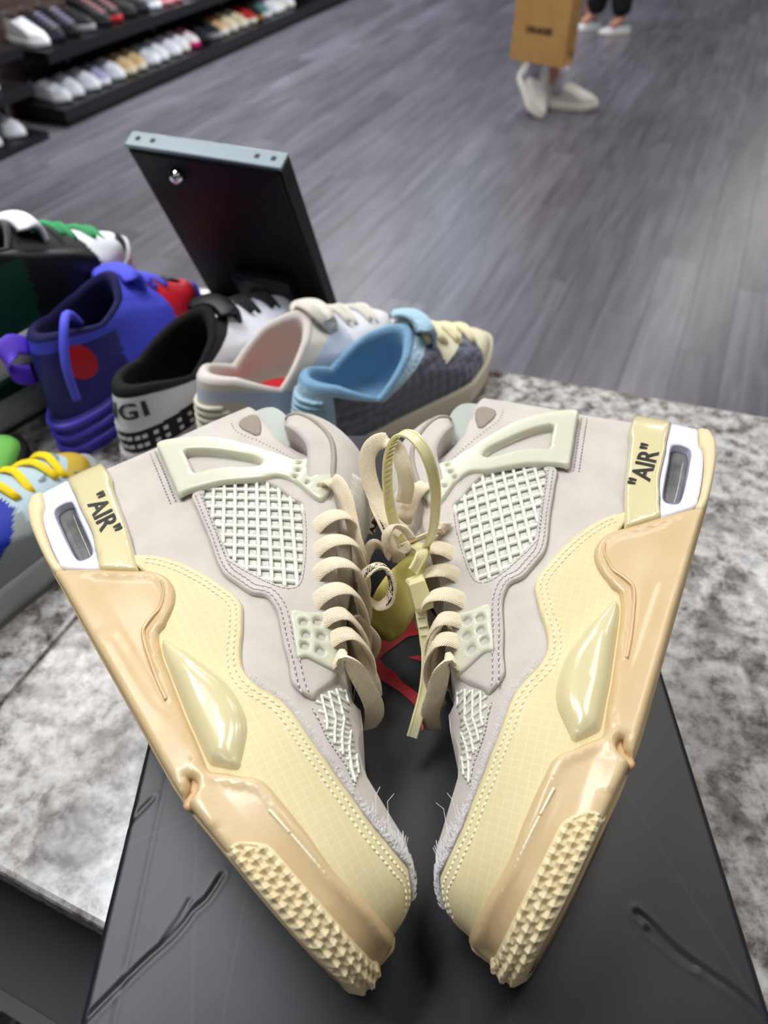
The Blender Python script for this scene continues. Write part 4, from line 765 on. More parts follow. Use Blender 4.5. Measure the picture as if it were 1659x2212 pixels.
# ------------------------------------------------------------------ zip tie
M_tie = mat('nylon_cream', (238, 228, 178), .3, sss=.35, sssr=(.005, .004, .002), coat=.2); M_tag = mat('nylon_tag', (222, 206, 120), .32, sss=.4, trans=.15, sssr=(.008, .006, .002))
zt = empty('zip_tie', 'cream yellow nylon zip tie with ratchet teeth looped through the laces', 'zip tie', (.0135, .256, BT+.07))
zo = np.array([.0135, .256, BT+.07]); ze = np.array([.65, -.75, 0]); zw = np.array([.75, .65, 0])
lp = np.array([(-.004, .066), (-.010, .074), (-.0155, .087), (-.0180, .106), (-.0165, .126), (-.010, .1415), (0, .147), (.010, .1415), (.0165, .127), (.0180, .108), (.0165, .092), (.012, .077), (.006, .066)])
P = smooth_poly(np.array([ze*o+[0, 0, h-.07] for o, h in lp]), False, .0012)
def flatstrap(P, W, w, t):
    W = np.tile(W, (len(P), 1)); T = np.gradient(P, axis=0); T /= np.linalg.norm(T, axis=1)[:, None]; W = W-(W*T).sum(1)[:, None]*T; W /= np.linalg.norm(W, axis=1)[:, None]; N = np.cross(T, W); V = []
    prof = [(-.5, -.35), (-.42, -.5), (.42, -.5), (.5, -.35), (.5, .35), (.42, .5), (.30, .5), (.28, .3), (-.28, .3), (-.30, .5), (-.42, .5), (-.5, .35)]
    for i in range(len(P)): V += [P[i]+W[i]*a*w+N[i]*b*t for a, b in prof]
    k = len(prof); F = [(i*k+j, i*k+(j+1) % k, (i+1)*k+(j+1) % k, (i+1)*k+j) for i in range(len(P)-1) for j in range(k)]+[tuple(range(k-1, -1, -1)), tuple((len(P)-1)*k+j for j in range(k))]
    return V, F, W, N
V, F, W, N = flatstrap(P, zw, .0062, .0017); zs = obj('strap_loop', mesh('strap_loop', V, F, M_tie, False), zt)
cen = P.mean(0); mb = MB()
for i in range(3, len(P)-3, 3):
    n = N[i]; sg = 1 if (cen-P[i])@n > 0 else -1; T = P[i+1]-P[i]; T /= np.linalg.norm(T); b = P[i]+n*sg*.0004
    a0, a1, a2 = b-T*.0014, b+T*.0014, b+T*.0014+n*sg*.0010
    mb.add([q+W[i]*k*.0021 for k in (-1, 1) for q in (a0, a1, a2)], [(0, 1, 2), (5, 4, 3), (0, 3, 4, 1), (1, 4, 5, 2), (2, 5, 3, 0)])
obj('ratchet_teeth', mb.me('ratchet_teeth', M_tie), zs)
tl = smooth_poly(np.array(TIED['tail'])-zo, False, .0012); V, F, W, N = flatstrap(tl, np.array([.95, .2, .25]), .0056, .0016); to = obj('strap_tail', mesh('strap_tail', V, F, M_tie, False), zt)
mb = MB()
for i in range(2, 15, 4):
    T = tl[i+1]-tl[i]; T /= np.linalg.norm(T); b = tl[i]+N[i]*(.0004 if N[i][2] > 0 else -.0004); n = N[i]*(1 if N[i][2] > 0 else -1)
    mb.add([q+W[i]*k*.0022 for k in (-1, 1) for q in (b-T*.0022, b+T*.0022, b+T*.0022+n*.0011)], [(0, 1, 2), (5, 4, 3), (0, 3, 4, 1), (1, 4, 5, 2), (2, 5, 3, 0)])
obj('ratchet_teeth', mb.me('ratchet_teeth', M_tie), to)
h0, h1 = np.array(TIED['head'][0])-zo, np.array(TIED['head'][1])-zo; ax = (h1-h0)/np.linalg.norm(h1-h0); wx = np.array([.9, .35, .3]); wx -= (wx@ax)*ax; wx /= np.linalg.norm(wx); nx = np.cross(ax, wx); nx *= np.sign(nx[2])
V = []
for t, a, b in ((-.0085, .0040, .0030), (-.0070, .0050, .0042), (.0060, .0056, .0052), (.0085, .0050, .0046)):
    c = (h0+h1)/2+ax*t; V += [c-wx*a-nx*b, c+wx*a-nx*b, c+wx*a*.86+nx*b, c-wx*a*.86+nx*b]
F = [(3, 2, 1, 0), (12, 13, 14, 15)]+[(k*4+j, k*4+(j+1) % 4, k*4+4+(j+1) % 4, k*4+4+j) for k in range(3) for j in range(4)]
obj('head', mesh('head', V, F, M_tie, False), zt)
tg = np.array(TIED['tag'])-zo; c = tg.mean(0); u_, s_, vt = np.linalg.svd(tg-c); nn = vt[2]*np.sign(vt[2][2]); q2 = np.stack([(tg-c)@vt[0], (tg-c)@vt[1]], 1); ol = smooth_poly(q2, True, .003); V2, F2, d2 = tri_region(ol, (), .004)
ob = np.stack([(tg-c)@nn], 1)[:, 0]; idw = 1/(((V2[:, None]-q2[None])**2).sum(2)+1e-6)**1.5; zz = (idw*ob).sum(1)/idw.sum(1); B = c+V2[:, :1]*vt[0]+V2[:, 1:]*vt[1]+zz[:, None]*nn
n = len(B); m_ = len(ol); obj('tag_plate', mesh('tag_plate', np.r_[B+nn*.0007, B-nn*.0007], [tuple(f) for f in F2]+[tuple(i+n for i in f[::-1]) for f in F2]+[(k, n+k, n+(k+1) % m_, (k+1) % m_) for k in range(m_)], M_tag, True), zt)
nk = np.array([ze*-.004+[0, 0, -.004], np.array([.004, -.006, .006]), np.array([.006, -.016, .012]), h0+ax*-.004]); V, F, W, N = flatstrap(smooth_poly(nk, False, .0012), zw, .0062, .0017); obj('strap_neck', mesh('strap_neck', V, F, M_tie, False), zt)
# ------------------------------------------------------------------ other sneakers: one builder, ring by ring from sole to collar and down the lining
def spow(v, e): return np.sign(v)*np.abs(v)**e
def crom(Pts, n):
    Pts = np.asarray(Pts); K = len(Pts); out = []
    for i in range(K-1):
        a, b, c, d = Pts[max(i-1, 0)], Pts[i], Pts[i+1], Pts[min(i+2, K-1)]
        for j in range(n): t = j/n; out.append(.5*(2*b+(c-a)*t+(2*a-5*b+4*c-d)*t*t+(3*b-a-3*c+d)*t**3))
    out.append(Pts[-1]); return np.array(out)
class Last:
    def __init__(s, L=.285, W=.049, zs=.030, zc=.085, dip=.020, zf=.098, toeh=.060, x0=.05, x1=.47, wo=.030, nphi=150, nt=15, flat=.0):
        s.__dict__.update(locals()); ph = np.linspace(0, 2*math.pi, nphi, endpoint=False); s.ph = ph; c, sn = np.cos(ph), np.sin(ph)
        bx = L/2+L/2*spow(c, .82); wid = np.interp(bx/L, [0, .12, .35, .5, .72, .88, 1], [.030, .036, .036, .040, W, .042, .030])
        B = np.stack([bx, wid*spow(sn, .80), np.full(nphi, zs)+.006*np.clip((bx/L-.75)/.25, 0, 1)**2], 1); s.B = B
        tx = L*(x0+x1)/2+L*(x1-x0)/2*c; ty = wo*sn*np.interp(c, [-1, -.3, .6, 1], [.85, 1, 1, .8]); tz = np.interp(c, [-1, -.75, -.1, .55, 1], [zc, zc-.15*dip, zc-dip, zf-.012, zf]); T = np.stack([tx, ty, tz], 1); s.T = T
        ct = np.clip(c, 0, 1)**1.3; h2 = (1-ct)*(zs+.62*(tz-zs))+ct*toeh; k2 = (1-ct)*np.where(c < -.2, .30, .34)+ct*.26
        P1 = B.copy(); P1[:, :2] = B[:, :2]+(T[:, :2]-B[:, :2])*(.03+.02*ct)[:, None]; P1[:, 2] = B[:, 2]+.50*(h2-B[:, 2])
        P2 = B+(T-B)*k2[:, None]; P2[:, 2] = h2
        P3 = B+(T-B)*((k2+1.05)/2)[:, None]; P3[:, 2] = h2+(tz-h2)*(.55-.02*ct)
        ctr = np.array([L*(x0+x1)/2, 0, 0]); rim = T.copy(); rim[:, :2] = ctr[:2]+(T[:, :2]-ctr[:2])*.93; rim[:, 2] += .0035
        inn = T.copy(); inn[:, :2] = ctr[:2]+(T[:, :2]-ctr[:2])*.80; inn[:, 2] -= .004
        low = inn.copy(); low[:, :2] = ctr[:2]+(T[:, :2]-ctr[:2])*.86; low[:, 2] = zs+.012; bot = low.copy(); bot[:, :2] = ctr[:2]+(low[:, :2]-ctr[:2])*.1; bot[:, 2] = zs+.006
        s.G = np.array([crom([B[i], P1[i], P2[i], P3[i], T[i]], nt) for i in range(nphi)])          # outer
        s.I = np.array([crom([T[i], rim[i], inn[i], low[i], bot[i]], 3) for i in range(nphi)])       # lining
    def at(s, phi, t):
        i = int(round((phi % (2*math.pi))/(2*math.pi)*s.nphi)) % s.nphi; f = t*(s.G.shape[1]-1); a = int(min(f, s.G.shape[1]-2)); return s.G[i, a]+(s.G[i, a+1]-s.G[i, a])*(f-a)
    def regions(s, fn):
        """split the outer skin by fn(u, phi, t, z) -> name; each name is one mesh"""
        out = {}; n, m = s.G.shape[:2]
        for i in range(n):
            for j in range(m-1):
                q = (s.G[i, j]+s.G[(i+1) % n, j+1])/2; a = s.ph[i]+math.pi/n; a = a-2*math.pi if a > math.pi else a
                out.setdefault(fn(q[0]/s.L, a, (j+.5)/(m-1), q[2]), []).append((i, j))
        res = {}
        for k, cells in out.items():
            idx, V, F = {}, [], []
            def g(i, j):
                key = (i % n, j)
                if key not in idx: idx[key] = len(V); V.append(s.G[key])
                return idx[key]
            for i, j in cells: F.append((g(i, j), g(i+1, j), g(i+1, j+1), g(i, j+1)))
            res[k] = (V, F)
        return res
    def lining(s):
        n, m = s.I.shape[:2]; V = s.I.reshape(-1, 3); return V, [(i*m+j, ((i+1) % n)*m+j, ((i+1) % n)*m+j+1, i*m+j+1) for i in range(n) for j in range(m-1)]
    def sole(s, z0, z1, out=1.05, bulge=.0, nz=5):
        n = s.nphi; c = np.array([s.L/2, 0]); V = []
        for k in range(nz+1):
            f = k/nz; o = out+bulge*math.sin(f*math.pi); lift = .010*np.clip((s.B[:, 0]/s.L-.72)/.28, 0, 1)**2*(1-f*.3)
            xy = c+(s.B[:, :2]-c)*[1+(o-1)*.6, o]; V += [(a, b, z0+(z1-z0)*f+l) for (a, b), l in zip(xy, lift)]
        F = [(k*n+i, k*n+(i+1) % n, (k+1)*n+(i+1) % n, (k+1)*n+i) for k in range(nz) for i in range(n)]+[tuple(range(n-1, -1, -1)), tuple(nz*n+i for i in range(n))]
        return V, F
def build_sneaker(root, last, fn, mats, sole_m, out_m, lin_m, tongue_m, lace_m, nl=6, tong=.03, zs1=None, laces=True, insole=None, lr=.42):
    """parts of a standing sneaker under root"""
    P = {}
    for k, (V, F) in last.regions(fn).items(): P[k] = obj(k, mesh(k, V, F, mats[k], True), root)
    V, F = last.lining(); P['lining'] = obj('lining', mesh('lining', V, F, lin_m, True), root)
    z1 = zs1 or last.zs+.004; V, F = last.sole(.006, z1, 1.05, .012); P['midsole'] = obj('midsole', mesh('midsole', V, F, sole_m, True), root)
    V, F = last.sole(0, .0065, 1.045, 0, 1); P['outsole'] = obj('outsole', mesh('outsole', V, F, out_m, False), root)
    L = last.L
    if tong:
        V, F = [], []; nu, nv = 10, 8; a = last.at(0, .86); top = np.array([L*(last.x1-(.13 if tong > .015 else -.01)), 0, last.zf+tong])
        for i in range(nu+1):
            f = i/nu; c = a+(top-a)*f+np.array([.006*math.sin(f*math.pi), 0, .008*math.sin(f*math.pi)]); w = .026*(1-.0*f)*(1-max(0, f-.75)**2*5)
            for j in range(nv+1): q = -1+2*j/nv; V.append(c+np.array([-.006*q*q, w*q, -.010*q*q*(1-.5*f)]))
        F = [(i*(nv+1)+j, i*(nv+1)+j+1, (i+1)*(nv+1)+j+1, (i+1)*(nv+1)+j) for i in range(nu) for j in range(nv)]
        n = len(V); V += [np.array(v)+np.array([-.006, 0, -.003]) for v in V]; F = F+[tuple(n+i for i in f[::-1]) for f in F]
        bd = [j for j in range(nv+1)]+[i*(nv+1)+nv for i in range(1, nu+1)]+[nu*(nv+1)+j for j in range(nv-1, -1, -1)]+[i*(nv+1) for i in range(nu-1, 0, -1)]
        F += [(bd[k], n+bd[k], n+bd[(k+1) % len(bd)], bd[(k+1) % len(bd)]) for k in range(len(bd))]; P['tongue'] = obj('tongue', mesh('tongue', V, F, tongue_m, True), root)
    if laces:
        for k in range(nl):
            t = .95-lr*k/(nl-1); c = last.at(0, t); pts = []
            for y in np.linspace(-1, 1, 9): pts.append((c[0]-.004*abs(y)+.004*y*(1 if k % 2 else -1), .023*y, c[2]+.0045-.010*y*y))
            V, F, UV = ribbon(np.array(pts), (1, 0, .2), .0072, .0028, 8); P.setdefault('laces', []).append(obj('lace', mesh('lace', V, F, lace_m, True, UV), root))
    if insole is not None:
        c = np.array([L*.22, 0, last.zs+.016]); V = [(c[0]+.055*math.cos(a)*1.0, .022*math.sin(a), c[2]+.004*math.sin(a*2)*0) for a in np.linspace(0, 2*math.pi, 28, endpoint=False)]; n = 28
        V2 = [(x, y, z-.003) for x, y, z in V]; P['insole'] = obj('insole', mesh('insole', V+V2, [tuple(range(n)), tuple(range(2*n-1, n-1, -1))]+[(k, n+k, n+(k+1) % n, (k+1) % n) for k in range(n)], insole, False), root)
    return P
def put(name, label, heel, toe, z=CT, group='sneakers standing on the counter', L=None, tilt=(0, 0)):
    h, t = np.array(heel), np.array(toe); d = t-h; a = math.atan2(d[1], d[0]); e = empty(name, label, 'sneaker', (h[0], h[1], z), a, group); e.rotation_euler = (tilt[0], tilt[1], a); return e
def simple(u, a, t, z): return 'upper'
W_ = mat('leather_white', (232, 233, 240), .5, bump=(300, .08, .0006)); K_ = mat('leather_black', (14, 14, 17), .5, bump=(200, .1, .0006)); W2 = mat('rubber_white', (222, 222, 226), .5); KR = mat('rubber_black', (12, 12, 13), .6); LW = mat('lace_white', (230, 230, 232), .8)
# --- white low-top with black collar, heel lettering and black net
ls = Last(L=.300, zc=.098, dip=.016, zf=.108, toeh=.066, x0=.03, x1=.52, wo=.035)
r = put('sneaker', 'white low-top sneaker with black collar and black netted heel, lettering on its heel', (-.246, .520), (-.118, .792))
fn = lambda u, a, t, z: 'collar' if t > .88 and abs(a) > .5 else ('heel_net_band' if z < .058 and u < .60 and t < .5 else ('toe_box' if u > .66 else 'quarter'))
P = build_sneaker(r, ls, fn, dict(collar=K_, heel_net_band=K_, toe_box=mat('mesh_white', (232, 234, 244), .7, bump=(420, .5, .002)), quarter=W_), mat('rubber_grey', (196, 192, 196), .5), KR, mat('lining_black', (9, 9, 10), .9), K_, mat('lace_black', (22, 22, 24), .8), tong=.004)
mb = MB()
for row in range(4):
    for col in range(15):
        ph = math.pi+(-.75+1.5*col/14)*1.35; t = .05+.105*row
        if row > 2 and col > 8: continue
        p = ls.at(ph, t); p2 = ls.at(ph+.12, t); p3 = ls.at(ph, t+.06); e1 = (p2-p)/np.linalg.norm(p2-p)*.0025; e2 = (p3-p)/np.linalg.norm(p3-p)*.0022; nn = np.cross(e1, e2); nn /= np.linalg.norm(nn); nn *= .0012
        if nn@(p-np.array([.14, 0, p[2]])) < 0: nn = -nn
        mb.add([p-e1-e2+nn, p+e1-e2+nn, p+e1+e2+nn, p-e1+e2+nn, p-nn], [(0, 1, 2, 3), (0, 4, 1), (1, 4, 2), (2, 4, 3), (3, 4, 0)])
o = obj('white_net_dots', mb.me('white_net_dots', W_), P['heel_net_band']); o['kind'] = 'stuff'
V, F = text_mesh('GIGI', .022, .0004); Q = []
for x, y, _ in V:
    ph = math.pi+x/.036*1.02; b0 = ls.at(ph, .62); b1 = ls.at(ph, .70); up = (b1-b0)/np.linalg.norm(b1-b0); i0 = ls.at(ph+.1, .62)-ls.at(ph-.1, .62); nn = np.cross(up, i0); nn /= np.linalg.norm(nn); nn = nn if nn@(b0-np.array([.14, 0, b0[2]])) > 0 else -nn; Q.append(b0+up*y+nn*.0012)
obj('printed_letters', mesh('printed_letters', Q, F, mat('print_green', (44, 52, 48), .6), False), P['quarter'])
sw = MB(); pts = [ls.at(math.pi*1.5+d, tt) for d, tt in ((-.35, .44), (-.1, .47), (.2, .52), (.4, .56))]; sw.tube(np.array(pts)+[0, -.002, 0], [.001, .003, .0025, .0008], 6); obj('side_stripe', sw.me('side_stripe', K_, True), r)
# --- cream and white runner with red insole
ls = Last(L=.285, zc=.104, dip=.034, zf=.108, toeh=.066, x0=.03, x1=.54, wo=.036)
r = put('sneaker', 'white running sneaker with red insole and cream ribbed heel, between white and blue sneakers', (-.172, .530), (.002, .752))
Cr = mat('suede_cream', (224, 218, 205), .85, bump=(500, .2, .0006)); Bl = mat('mesh_ice', (196, 204, 222), .75, bump=(500, .5, .0016))
fn = lambda u, a, t, z: 'collar' if t > .84 and abs(a) > .45 else ('toe_box' if u > .64 else ('heel_counter' if (u < .12 and t < .62) else 'quarter'))
P = build_sneaker(r, ls, fn, dict(collar=Cr, toe_box=W_, heel_counter=mat('rubber_bone', (214, 208, 190), .5), quarter=Bl), W2, mat('rubber_bone', (214, 208, 190), .5), mat('lining_cream', (214, 206, 198), .9), Cr, Cr, tong=.004, insole=mat('insole_red', (190, 24, 40), .7))
for k in range(6):
    pts = np.array([ls.at(math.pi+d, .13+.085*k) for d in np.linspace(-.62+.05*abs(k-3), .62-.05*abs(k-3), 11)]); cc = np.array([.14, 0, 0]); pts = np.array([p+(p-cc)*[.012, .012, 0] for p in pts]); obj('heel_rib', MB().tube(pts, .0022, 6).me('heel_rib', mat('rubber_bone_light', (228, 223, 206), .45), True), P['heel_counter'])
pts = np.array([(.158, .020, .098), (.152, .010, .114), (.148, -.008, .119), (.152, -.022, .108), (.162, -.026, .094)]); V, F, UV = ribbon(smooth_poly(pts, False, .004), (1, 0, .3), .012, .003); obj('lace_loop', mesh('lace_loop', V, F, Cr, True, UV), r)
# --- light blue and charcoal quilted sneaker
ls = Last(L=.275, zc=.100, dip=.030, zf=.104, toeh=.060, x0=.04, x1=.54, wo=.038)
r = put('sneaker', 'light blue and charcoal quilted sneaker with cream toe, nearest the far counter edge', (-.082, .527), (.100, .700))
Bf = mat('fleece_blue', (168, 204, 224), .95, bump=(260, .9, .003), sheen=.4)
def mat_quilt():
    m = mat('quilt_charcoal', (86, 88, 106), .45, sheen=.2); nt = m.node_tree; v = nt.nodes.new('ShaderNodeTexVoronoi'); v.inputs['Scale'].default_value = 85; v.inputs['Randomness'].default_value = .25; tc = nt.nodes.new('ShaderNodeTexCoord'); bp = nt.nodes.new('ShaderNodeBump'); bp.inputs['Strength'].default_value = 1; bp.inputs['Distance'].default_value = .004; bp.invert = True
    nt.links.new(tc.outputs['Object'], v.inputs['Vector']); nt.links.new(v.outputs['Distance'], bp.inputs['Height']); nt.links.new(bp.outputs['Normal'], nt.nodes['Principled BSDF'].inputs['Normal']); return m
Qc = mat_quilt(); Cb = mat('leather_butter', (226, 220, 190), .5, bump=(260, .1, .0006))
fn = lambda u, a, t, z: 'collar' if (t > .86 and abs(a) > .40) else ('toe_box' if u > .84 or (u > .60 and t > .60) else ('heel_counter' if u < .10 else 'quarter'))
P = build_sneaker(r, ls, fn, dict(collar=Bf, toe_box=Cb, heel_counter=Bf, quarter=Qc), mat('rubber_cream2', (222, 214, 190), .5), mat('rubber_tan', (150, 138, 120), .6), mat('lining_blue', (120, 160, 190), .95, bump=(300, .6, .002)), Bf, mat('lace_butter', (232, 222, 180), .8), nl=8, tong=.012)
for k in range(7):
    pts = np.array([ls.at(math.pi+d, .14+.10*k) for d in np.linspace(-.55, .55, 9)]); cc = np.array([.14, 0, 0]); obj('heel_rib', MB().tube(np.array([p+(p-cc)*[.008, .008, 0] for p in pts]), .0026, 6).me('heel_rib', Bf, True), P['heel_counter'])
# --- violet basketball sneaker with red toe
ls = Last(L=.275, W=.045, zs=.042, zc=.128, dip=.014, zf=.130, toeh=.070, x0=.03, x1=.52, wo=.032)
r = put('sneaker', 'violet blue basketball sneaker with red toe and ribbed sole, beside the green pair', (-.322, .556), (-.246, .816))
Vi = mat('knit_violet', (78, 84, 222), .7, bump=(420, .4, .0012)); In = mat('panel_indigo', (46, 42, 120), .5); Vs = mat('rubber_violet', (88, 78, 214), .4)
fn = lambda u, a, t, z: 'collar' if t > .80 else ('toe_box' if u > .64 else ('heel_panel' if u < .30 and .05 < t else 'quarter'))
P = build_sneaker(r, ls, fn, dict(collar=Vi, toe_box=mat('leather_red', (206, 30, 48), .5), heel_panel=In, quarter=Vi), mat('rubber_indigo', (60, 54, 150), .5), Vs, mat('lining_navy', (14, 12, 70), .9), Vi, mat('lace_violet', (84, 88, 226), .75), tong=.002, nl=5, lr=.26)
for z in (.011, .026, .040):
    V, F = ls.sole(z-.0035, z+.0035, 1.085, .02, 4); obj('sole_rib', mesh('sole_rib', V, F, Vs, True), P['midsole'])
mb = MB()
for (dph, tt, rx, rz) in ((-.75, .55, .017, .019),):
    c = ls.at(math.pi-dph, tt); a = ls.at(math.pi-dph+.2, tt)-c; a /= np.linalg.norm(a); b = ls.at(math.pi-dph, tt+.1)-c; b /= np.linalg.norm(b); nn = np.cross(a, b); nn = nn if nn@(c-np.array([.14, 0, c[2]])) > 0 else -nn
    ring = [c+nn*.002+a*rx*math.cos(w)+b*rz*math.sin(w) for w in np.linspace(0, 2*math.pi, 20, endpoint=False)]; mb.add(ring+[c+nn*.003]+[c-nn*.004], [(k, (k+1) % 20, 20) for k in range(20)]+[((k+1) % 20, k, 21) for k in range(20)])
o = obj('round_badge', mb.me('round_badge', mat('badge_red', (176, 14, 28), .5)), r); o['label'] = 'round red badge on the heel side'
pts = np.array([(.014, .014, .118), (.002, .018, .127), (-.011, .020, .120), (-.009, .019, .102), (.008, .016, .090)]); V, F, UV = ribbon(smooth_poly(pts, False, .004), (.4, .5, .7), .020, .003); obj('pull_tab', mesh('pull_tab', V, F, mat('tab_purple', (92, 56, 200), .6), True, UV), r)
pts = np.array([(.06, -.012, .120), (.035, -.026, .146), (.012, -.038, .150), (-.006, -.041, .122), (-.010, -.042, .086)]); obj('loose_lace', MB().tube(smooth_poly(pts, False, .004), .0042, 8).me('loose_lace', mat('lace_violet', (84, 88, 226), .75), True), r)
sw = MB(); sw.tube(np.array([ls.at(.45, .35), ls.at(.15, .50), ls.at(-.25, .42)])+[0, 0, .002], [.001, .005, .001], 6); obj('toe_stripe', sw.me('toe_stripe', K_, True), P['toe_box'])
# --- dark green pair
Gr = mat('leather_green', (8, 58, 36), .45, bump=(240, .1, .0006)); Pk = mat('lining_pink', (150, 96, 130), .8); LG = mat('lace_green', (58, 150, 92), .8)
def green(root, hi):
    ls = Last(L=.290, zs=.034, zc=.128, dip=.010, zf=.118, toeh=.066, x0=.02, x1=.46)
    fn = lambda u, a, t, z: 'collar' if t > .74 else ('toe_tip' if u > .88 and t < .34 else ('toe_box' if u > .68 else ('heel_counter' if u < .36 else 'quarter')))
    return build_sneaker(root, ls, fn, dict(collar=K_, toe_tip=K_, toe_box=W_, heel_counter=Gr, quarter=K_), mat('midsole_grey_white', (206, 204, 210), .5), mat('outsole_green', (10, 60, 34), .55), K_, W_, LG, tong=.004)
r = put('sneaker', 'dark green and black high-top sneaker standing flat on the granite, beneath its mate', (-.472, .540), (-.325, .778)); ls = Last(L=.290, zs=.034, zc=.074, dip=.004, zf=.076, toeh=.060, x0=.02, x1=.46)
fn = lambda u, a, t, z: 'collar' if t > .80 else ('toe_box' if u > .68 else 'quarter')
build_sneaker(r, ls, fn, dict(collar=Gr, toe_box=W_, quarter=Gr), mat('midsole_grey_white', (206, 204, 210), .5), mat('outsole_green', (10, 60, 34), .55), Pk, W_, LG, tong=0, laces=False)
r = put('sneaker', 'dark green and black high-top sneaker with white toe, stacked on its mate', (-.407, .545), (-.318, .805), CT+.0790, tilt=(0, .05)); green(r, True)
# --- white and yellow sneaker behind the green pair
ls = Last(L=.285, zc=.150, dip=.02, zf=.135, toeh=.062)
r = put('sneaker', 'white and yellow high-top sneaker at the left edge behind the green pair', (-.555, .700), (-.440, .950)); fn = lambda u, a, t, z: 'heel_patch' if (u < .5 and t > .35 and t < .75) else 'upper'
build_sneaker(r, ls, fn, dict(heel_patch=mat('leather_yellow', (246, 190, 30), .5), upper=W_), W2, W2, W_, W_, LW, tong=.03)
# --- pale blue sneaker with yellow laces
ls = Last(L=.292, W=.051, zc=.095, dip=.02, zf=.104, toeh=.070, x1=.40)
r = put('sneaker', 'pale blue sneaker with bright yellow laces and blue stripe, left of the cream pair', (-.405, .240), (-.278, .512))
Pb = mat('leather_pale_blue', (180, 200, 208), .55); Gs = mat('suede_sage', (150, 158, 156), .8, bump=(400, .2, .0006)); Go = mat('rubber_gold', (206, 172, 60), .5)
fn = lambda u, a, t, z: 'toe_rand' if (u > .86 and t < .36) else ('toe_box' if u > .66 else ('blue_stripe' if (.16 < t-1.2*(u-.30) < .38 and a < 0 and u > .12) else 'quarter'))
P = build_sneaker(r, ls, fn, dict(toe_rand=Go, toe_box=Pb, blue_stripe=mat('stripe_blue', (12, 40, 158), .5), quarter=Gs), mat('rubber_cool_grey', (176, 180, 180), .5), mat('rubber_grey2', (120, 122, 122), .6), K_, Gs, mat('lace_yellow', (246, 212, 22), .75), nl=8, tong=.03, lr=.5)
mb = MB()
for k in range(34):
    ph = (-.8+1.6*((k*.618) % 1)); t = .30+.22*((k*.381) % 1); p = ls.at(ph*.7, t); q = ls.at(ph*.7, t+.05); e = (q-p)/np.linalg.norm(q-p); f = np.array([-e[1], e[0], 0]); f = np.array([0, 1, 0]); nn = np.cross(e, f); nn = nn if nn[2] > 0 else -nn
    c = p+nn*.0006; n = 8; mb.add([c+e*.0022*math.cos(w)+f*.0022*math.sin(w) for w in np.linspace(0, 2*math.pi, n, endpoint=False)]+[c-nn*.001], [(i, (i+1) % n, n) for i in range(n)]+[tuple(range(n))])
o = obj('perforations', mb.me('perforations', mat('hole_blue_grey', (128, 146, 156), .8)), P['toe_box']); o['kind'] = 'stuff'
# --- lime sneaker
ls = Last(L=.285, zc=.09, dip=.02, zf=.095, toeh=.062)
r = put('sneaker', 'lime green sneaker with black sole at the left edge above the yellow laces', (-.505, .290), (-.352, .540)); build_sneaker(r, ls, lambda u, a, t, z: 'toe_box' if u > .62 else 'quarter', dict(toe_box=mat('leather_lime', (128, 204, 98), .35), quarter=K_), KR, KR, K_, K_, mat('lace_black', (22, 22, 24), .8))
# ------------------------------------------------------------------ display seen from behind
tbm = empty('tablet_display', 'black tablet display on a stand, seen from behind with a shiny silver knob', 'display', (-.175, .832, CT))
tr_, tl_, br_ = np.array([-.098, .7075, 1.126]), np.array([-.265, .7738, 1.126]), np.array([-.070, .800, .905]); ex = tl_-tr_; wT = np.linalg.norm(ex); ex /= wT; ey = br_-tr_; ey -= (ey@ex)*ex; hT = np.linalg.norm(ey); ey /= hT; en = np.cross(ex, ey); en = en if en[1] < 0 else -en      # en points to the viewer's side
oT = tr_-np.array([-.175, .832, CT])
MT = np.eye(4); MT[:3, 0] = ex; MT[:3, 1] = ey; MT[:3, 2] = en; MT[:3, 3] = oT
def tbox(x0, x1, y0, y1, z0, z1, m, name, bev=0):
    V = MB().box(x0, x1, y0, y1, z0, z1); me = V.me(name, m); 
    if bev:
        bm = bmesh.new(); bm.from_mesh(me); bmesh.ops.bevel(bm, geom=bm.edges[:], offset=bev, segments=2, affect='EDGES', profile=.5); bm.to_mesh(me); bm.free()
    me.transform(Matrix(MT.tolist())); return me
Kd = mat('plastic_display_black', (8, 8, 10), .5, bump=(400, .04, .0004), spec=.2); Sv = mat('display_edge_grey', (122, 134, 140), .35, .5)
obj('back_shell', tbox(.003, wT-.003, .004, hT, -.010, 0, Kd, 'back_shell', .003), tbm); ef = obj('edge_frame', tbox(0, wT, 0, .0045, -.022, -.002, Sv, 'edge_frame', .0012), tbm); ef['label'] = 'grey top edge with small slots'
obj('side_rail', tbox(0, .004, .0045, hT, -.022, -.004, mat('display_rail', (30, 31, 34), .35), 'side_rail', .001), tbm); obj('side_rail', tbox(wT-.004, wT, .0045, hT, -.022, -.004, MATS['display_rail'], 'side_rail', .001), tbm)
obj('screen_bezel', tbox(.004, wT-.004, .0045, hT, -.022, -.010, Kd, 'screen_bezel'), tbm)
obj('screen', tbox(.012, wT-.012, .012, hT-.012, -.0226, -.0221, mat('screen_glass', (10, 11, 14), .08), 'screen'), tbm)
for x in (.012, .030, wT-.030, wT-.012): obj('edge_slot', tbox(x-.0025, x+.0025, -.0004, .0006, -.015, -.010, KR, 'edge_slot'), ef)
kb = MB(); kb.lathe([(.0075, 0), (.0078, .003), (.0070, .007), (.0045, .010), (.0012, .0112)], 24, (0, 0, 0)); me = kb.me('thumb_knob', mat('chrome', (226, 226, 228), .08, 1), True); me.transform(Matrix((MT@np.array([[1, 0, 0, wT*.70], [0, 1, 0, .026], [0, 0, 1, 0], [0, 0, 0, 1]])).tolist())); k_ = obj('thumb_knob', me, tbm); k_['label'] = 'shiny silver knob'
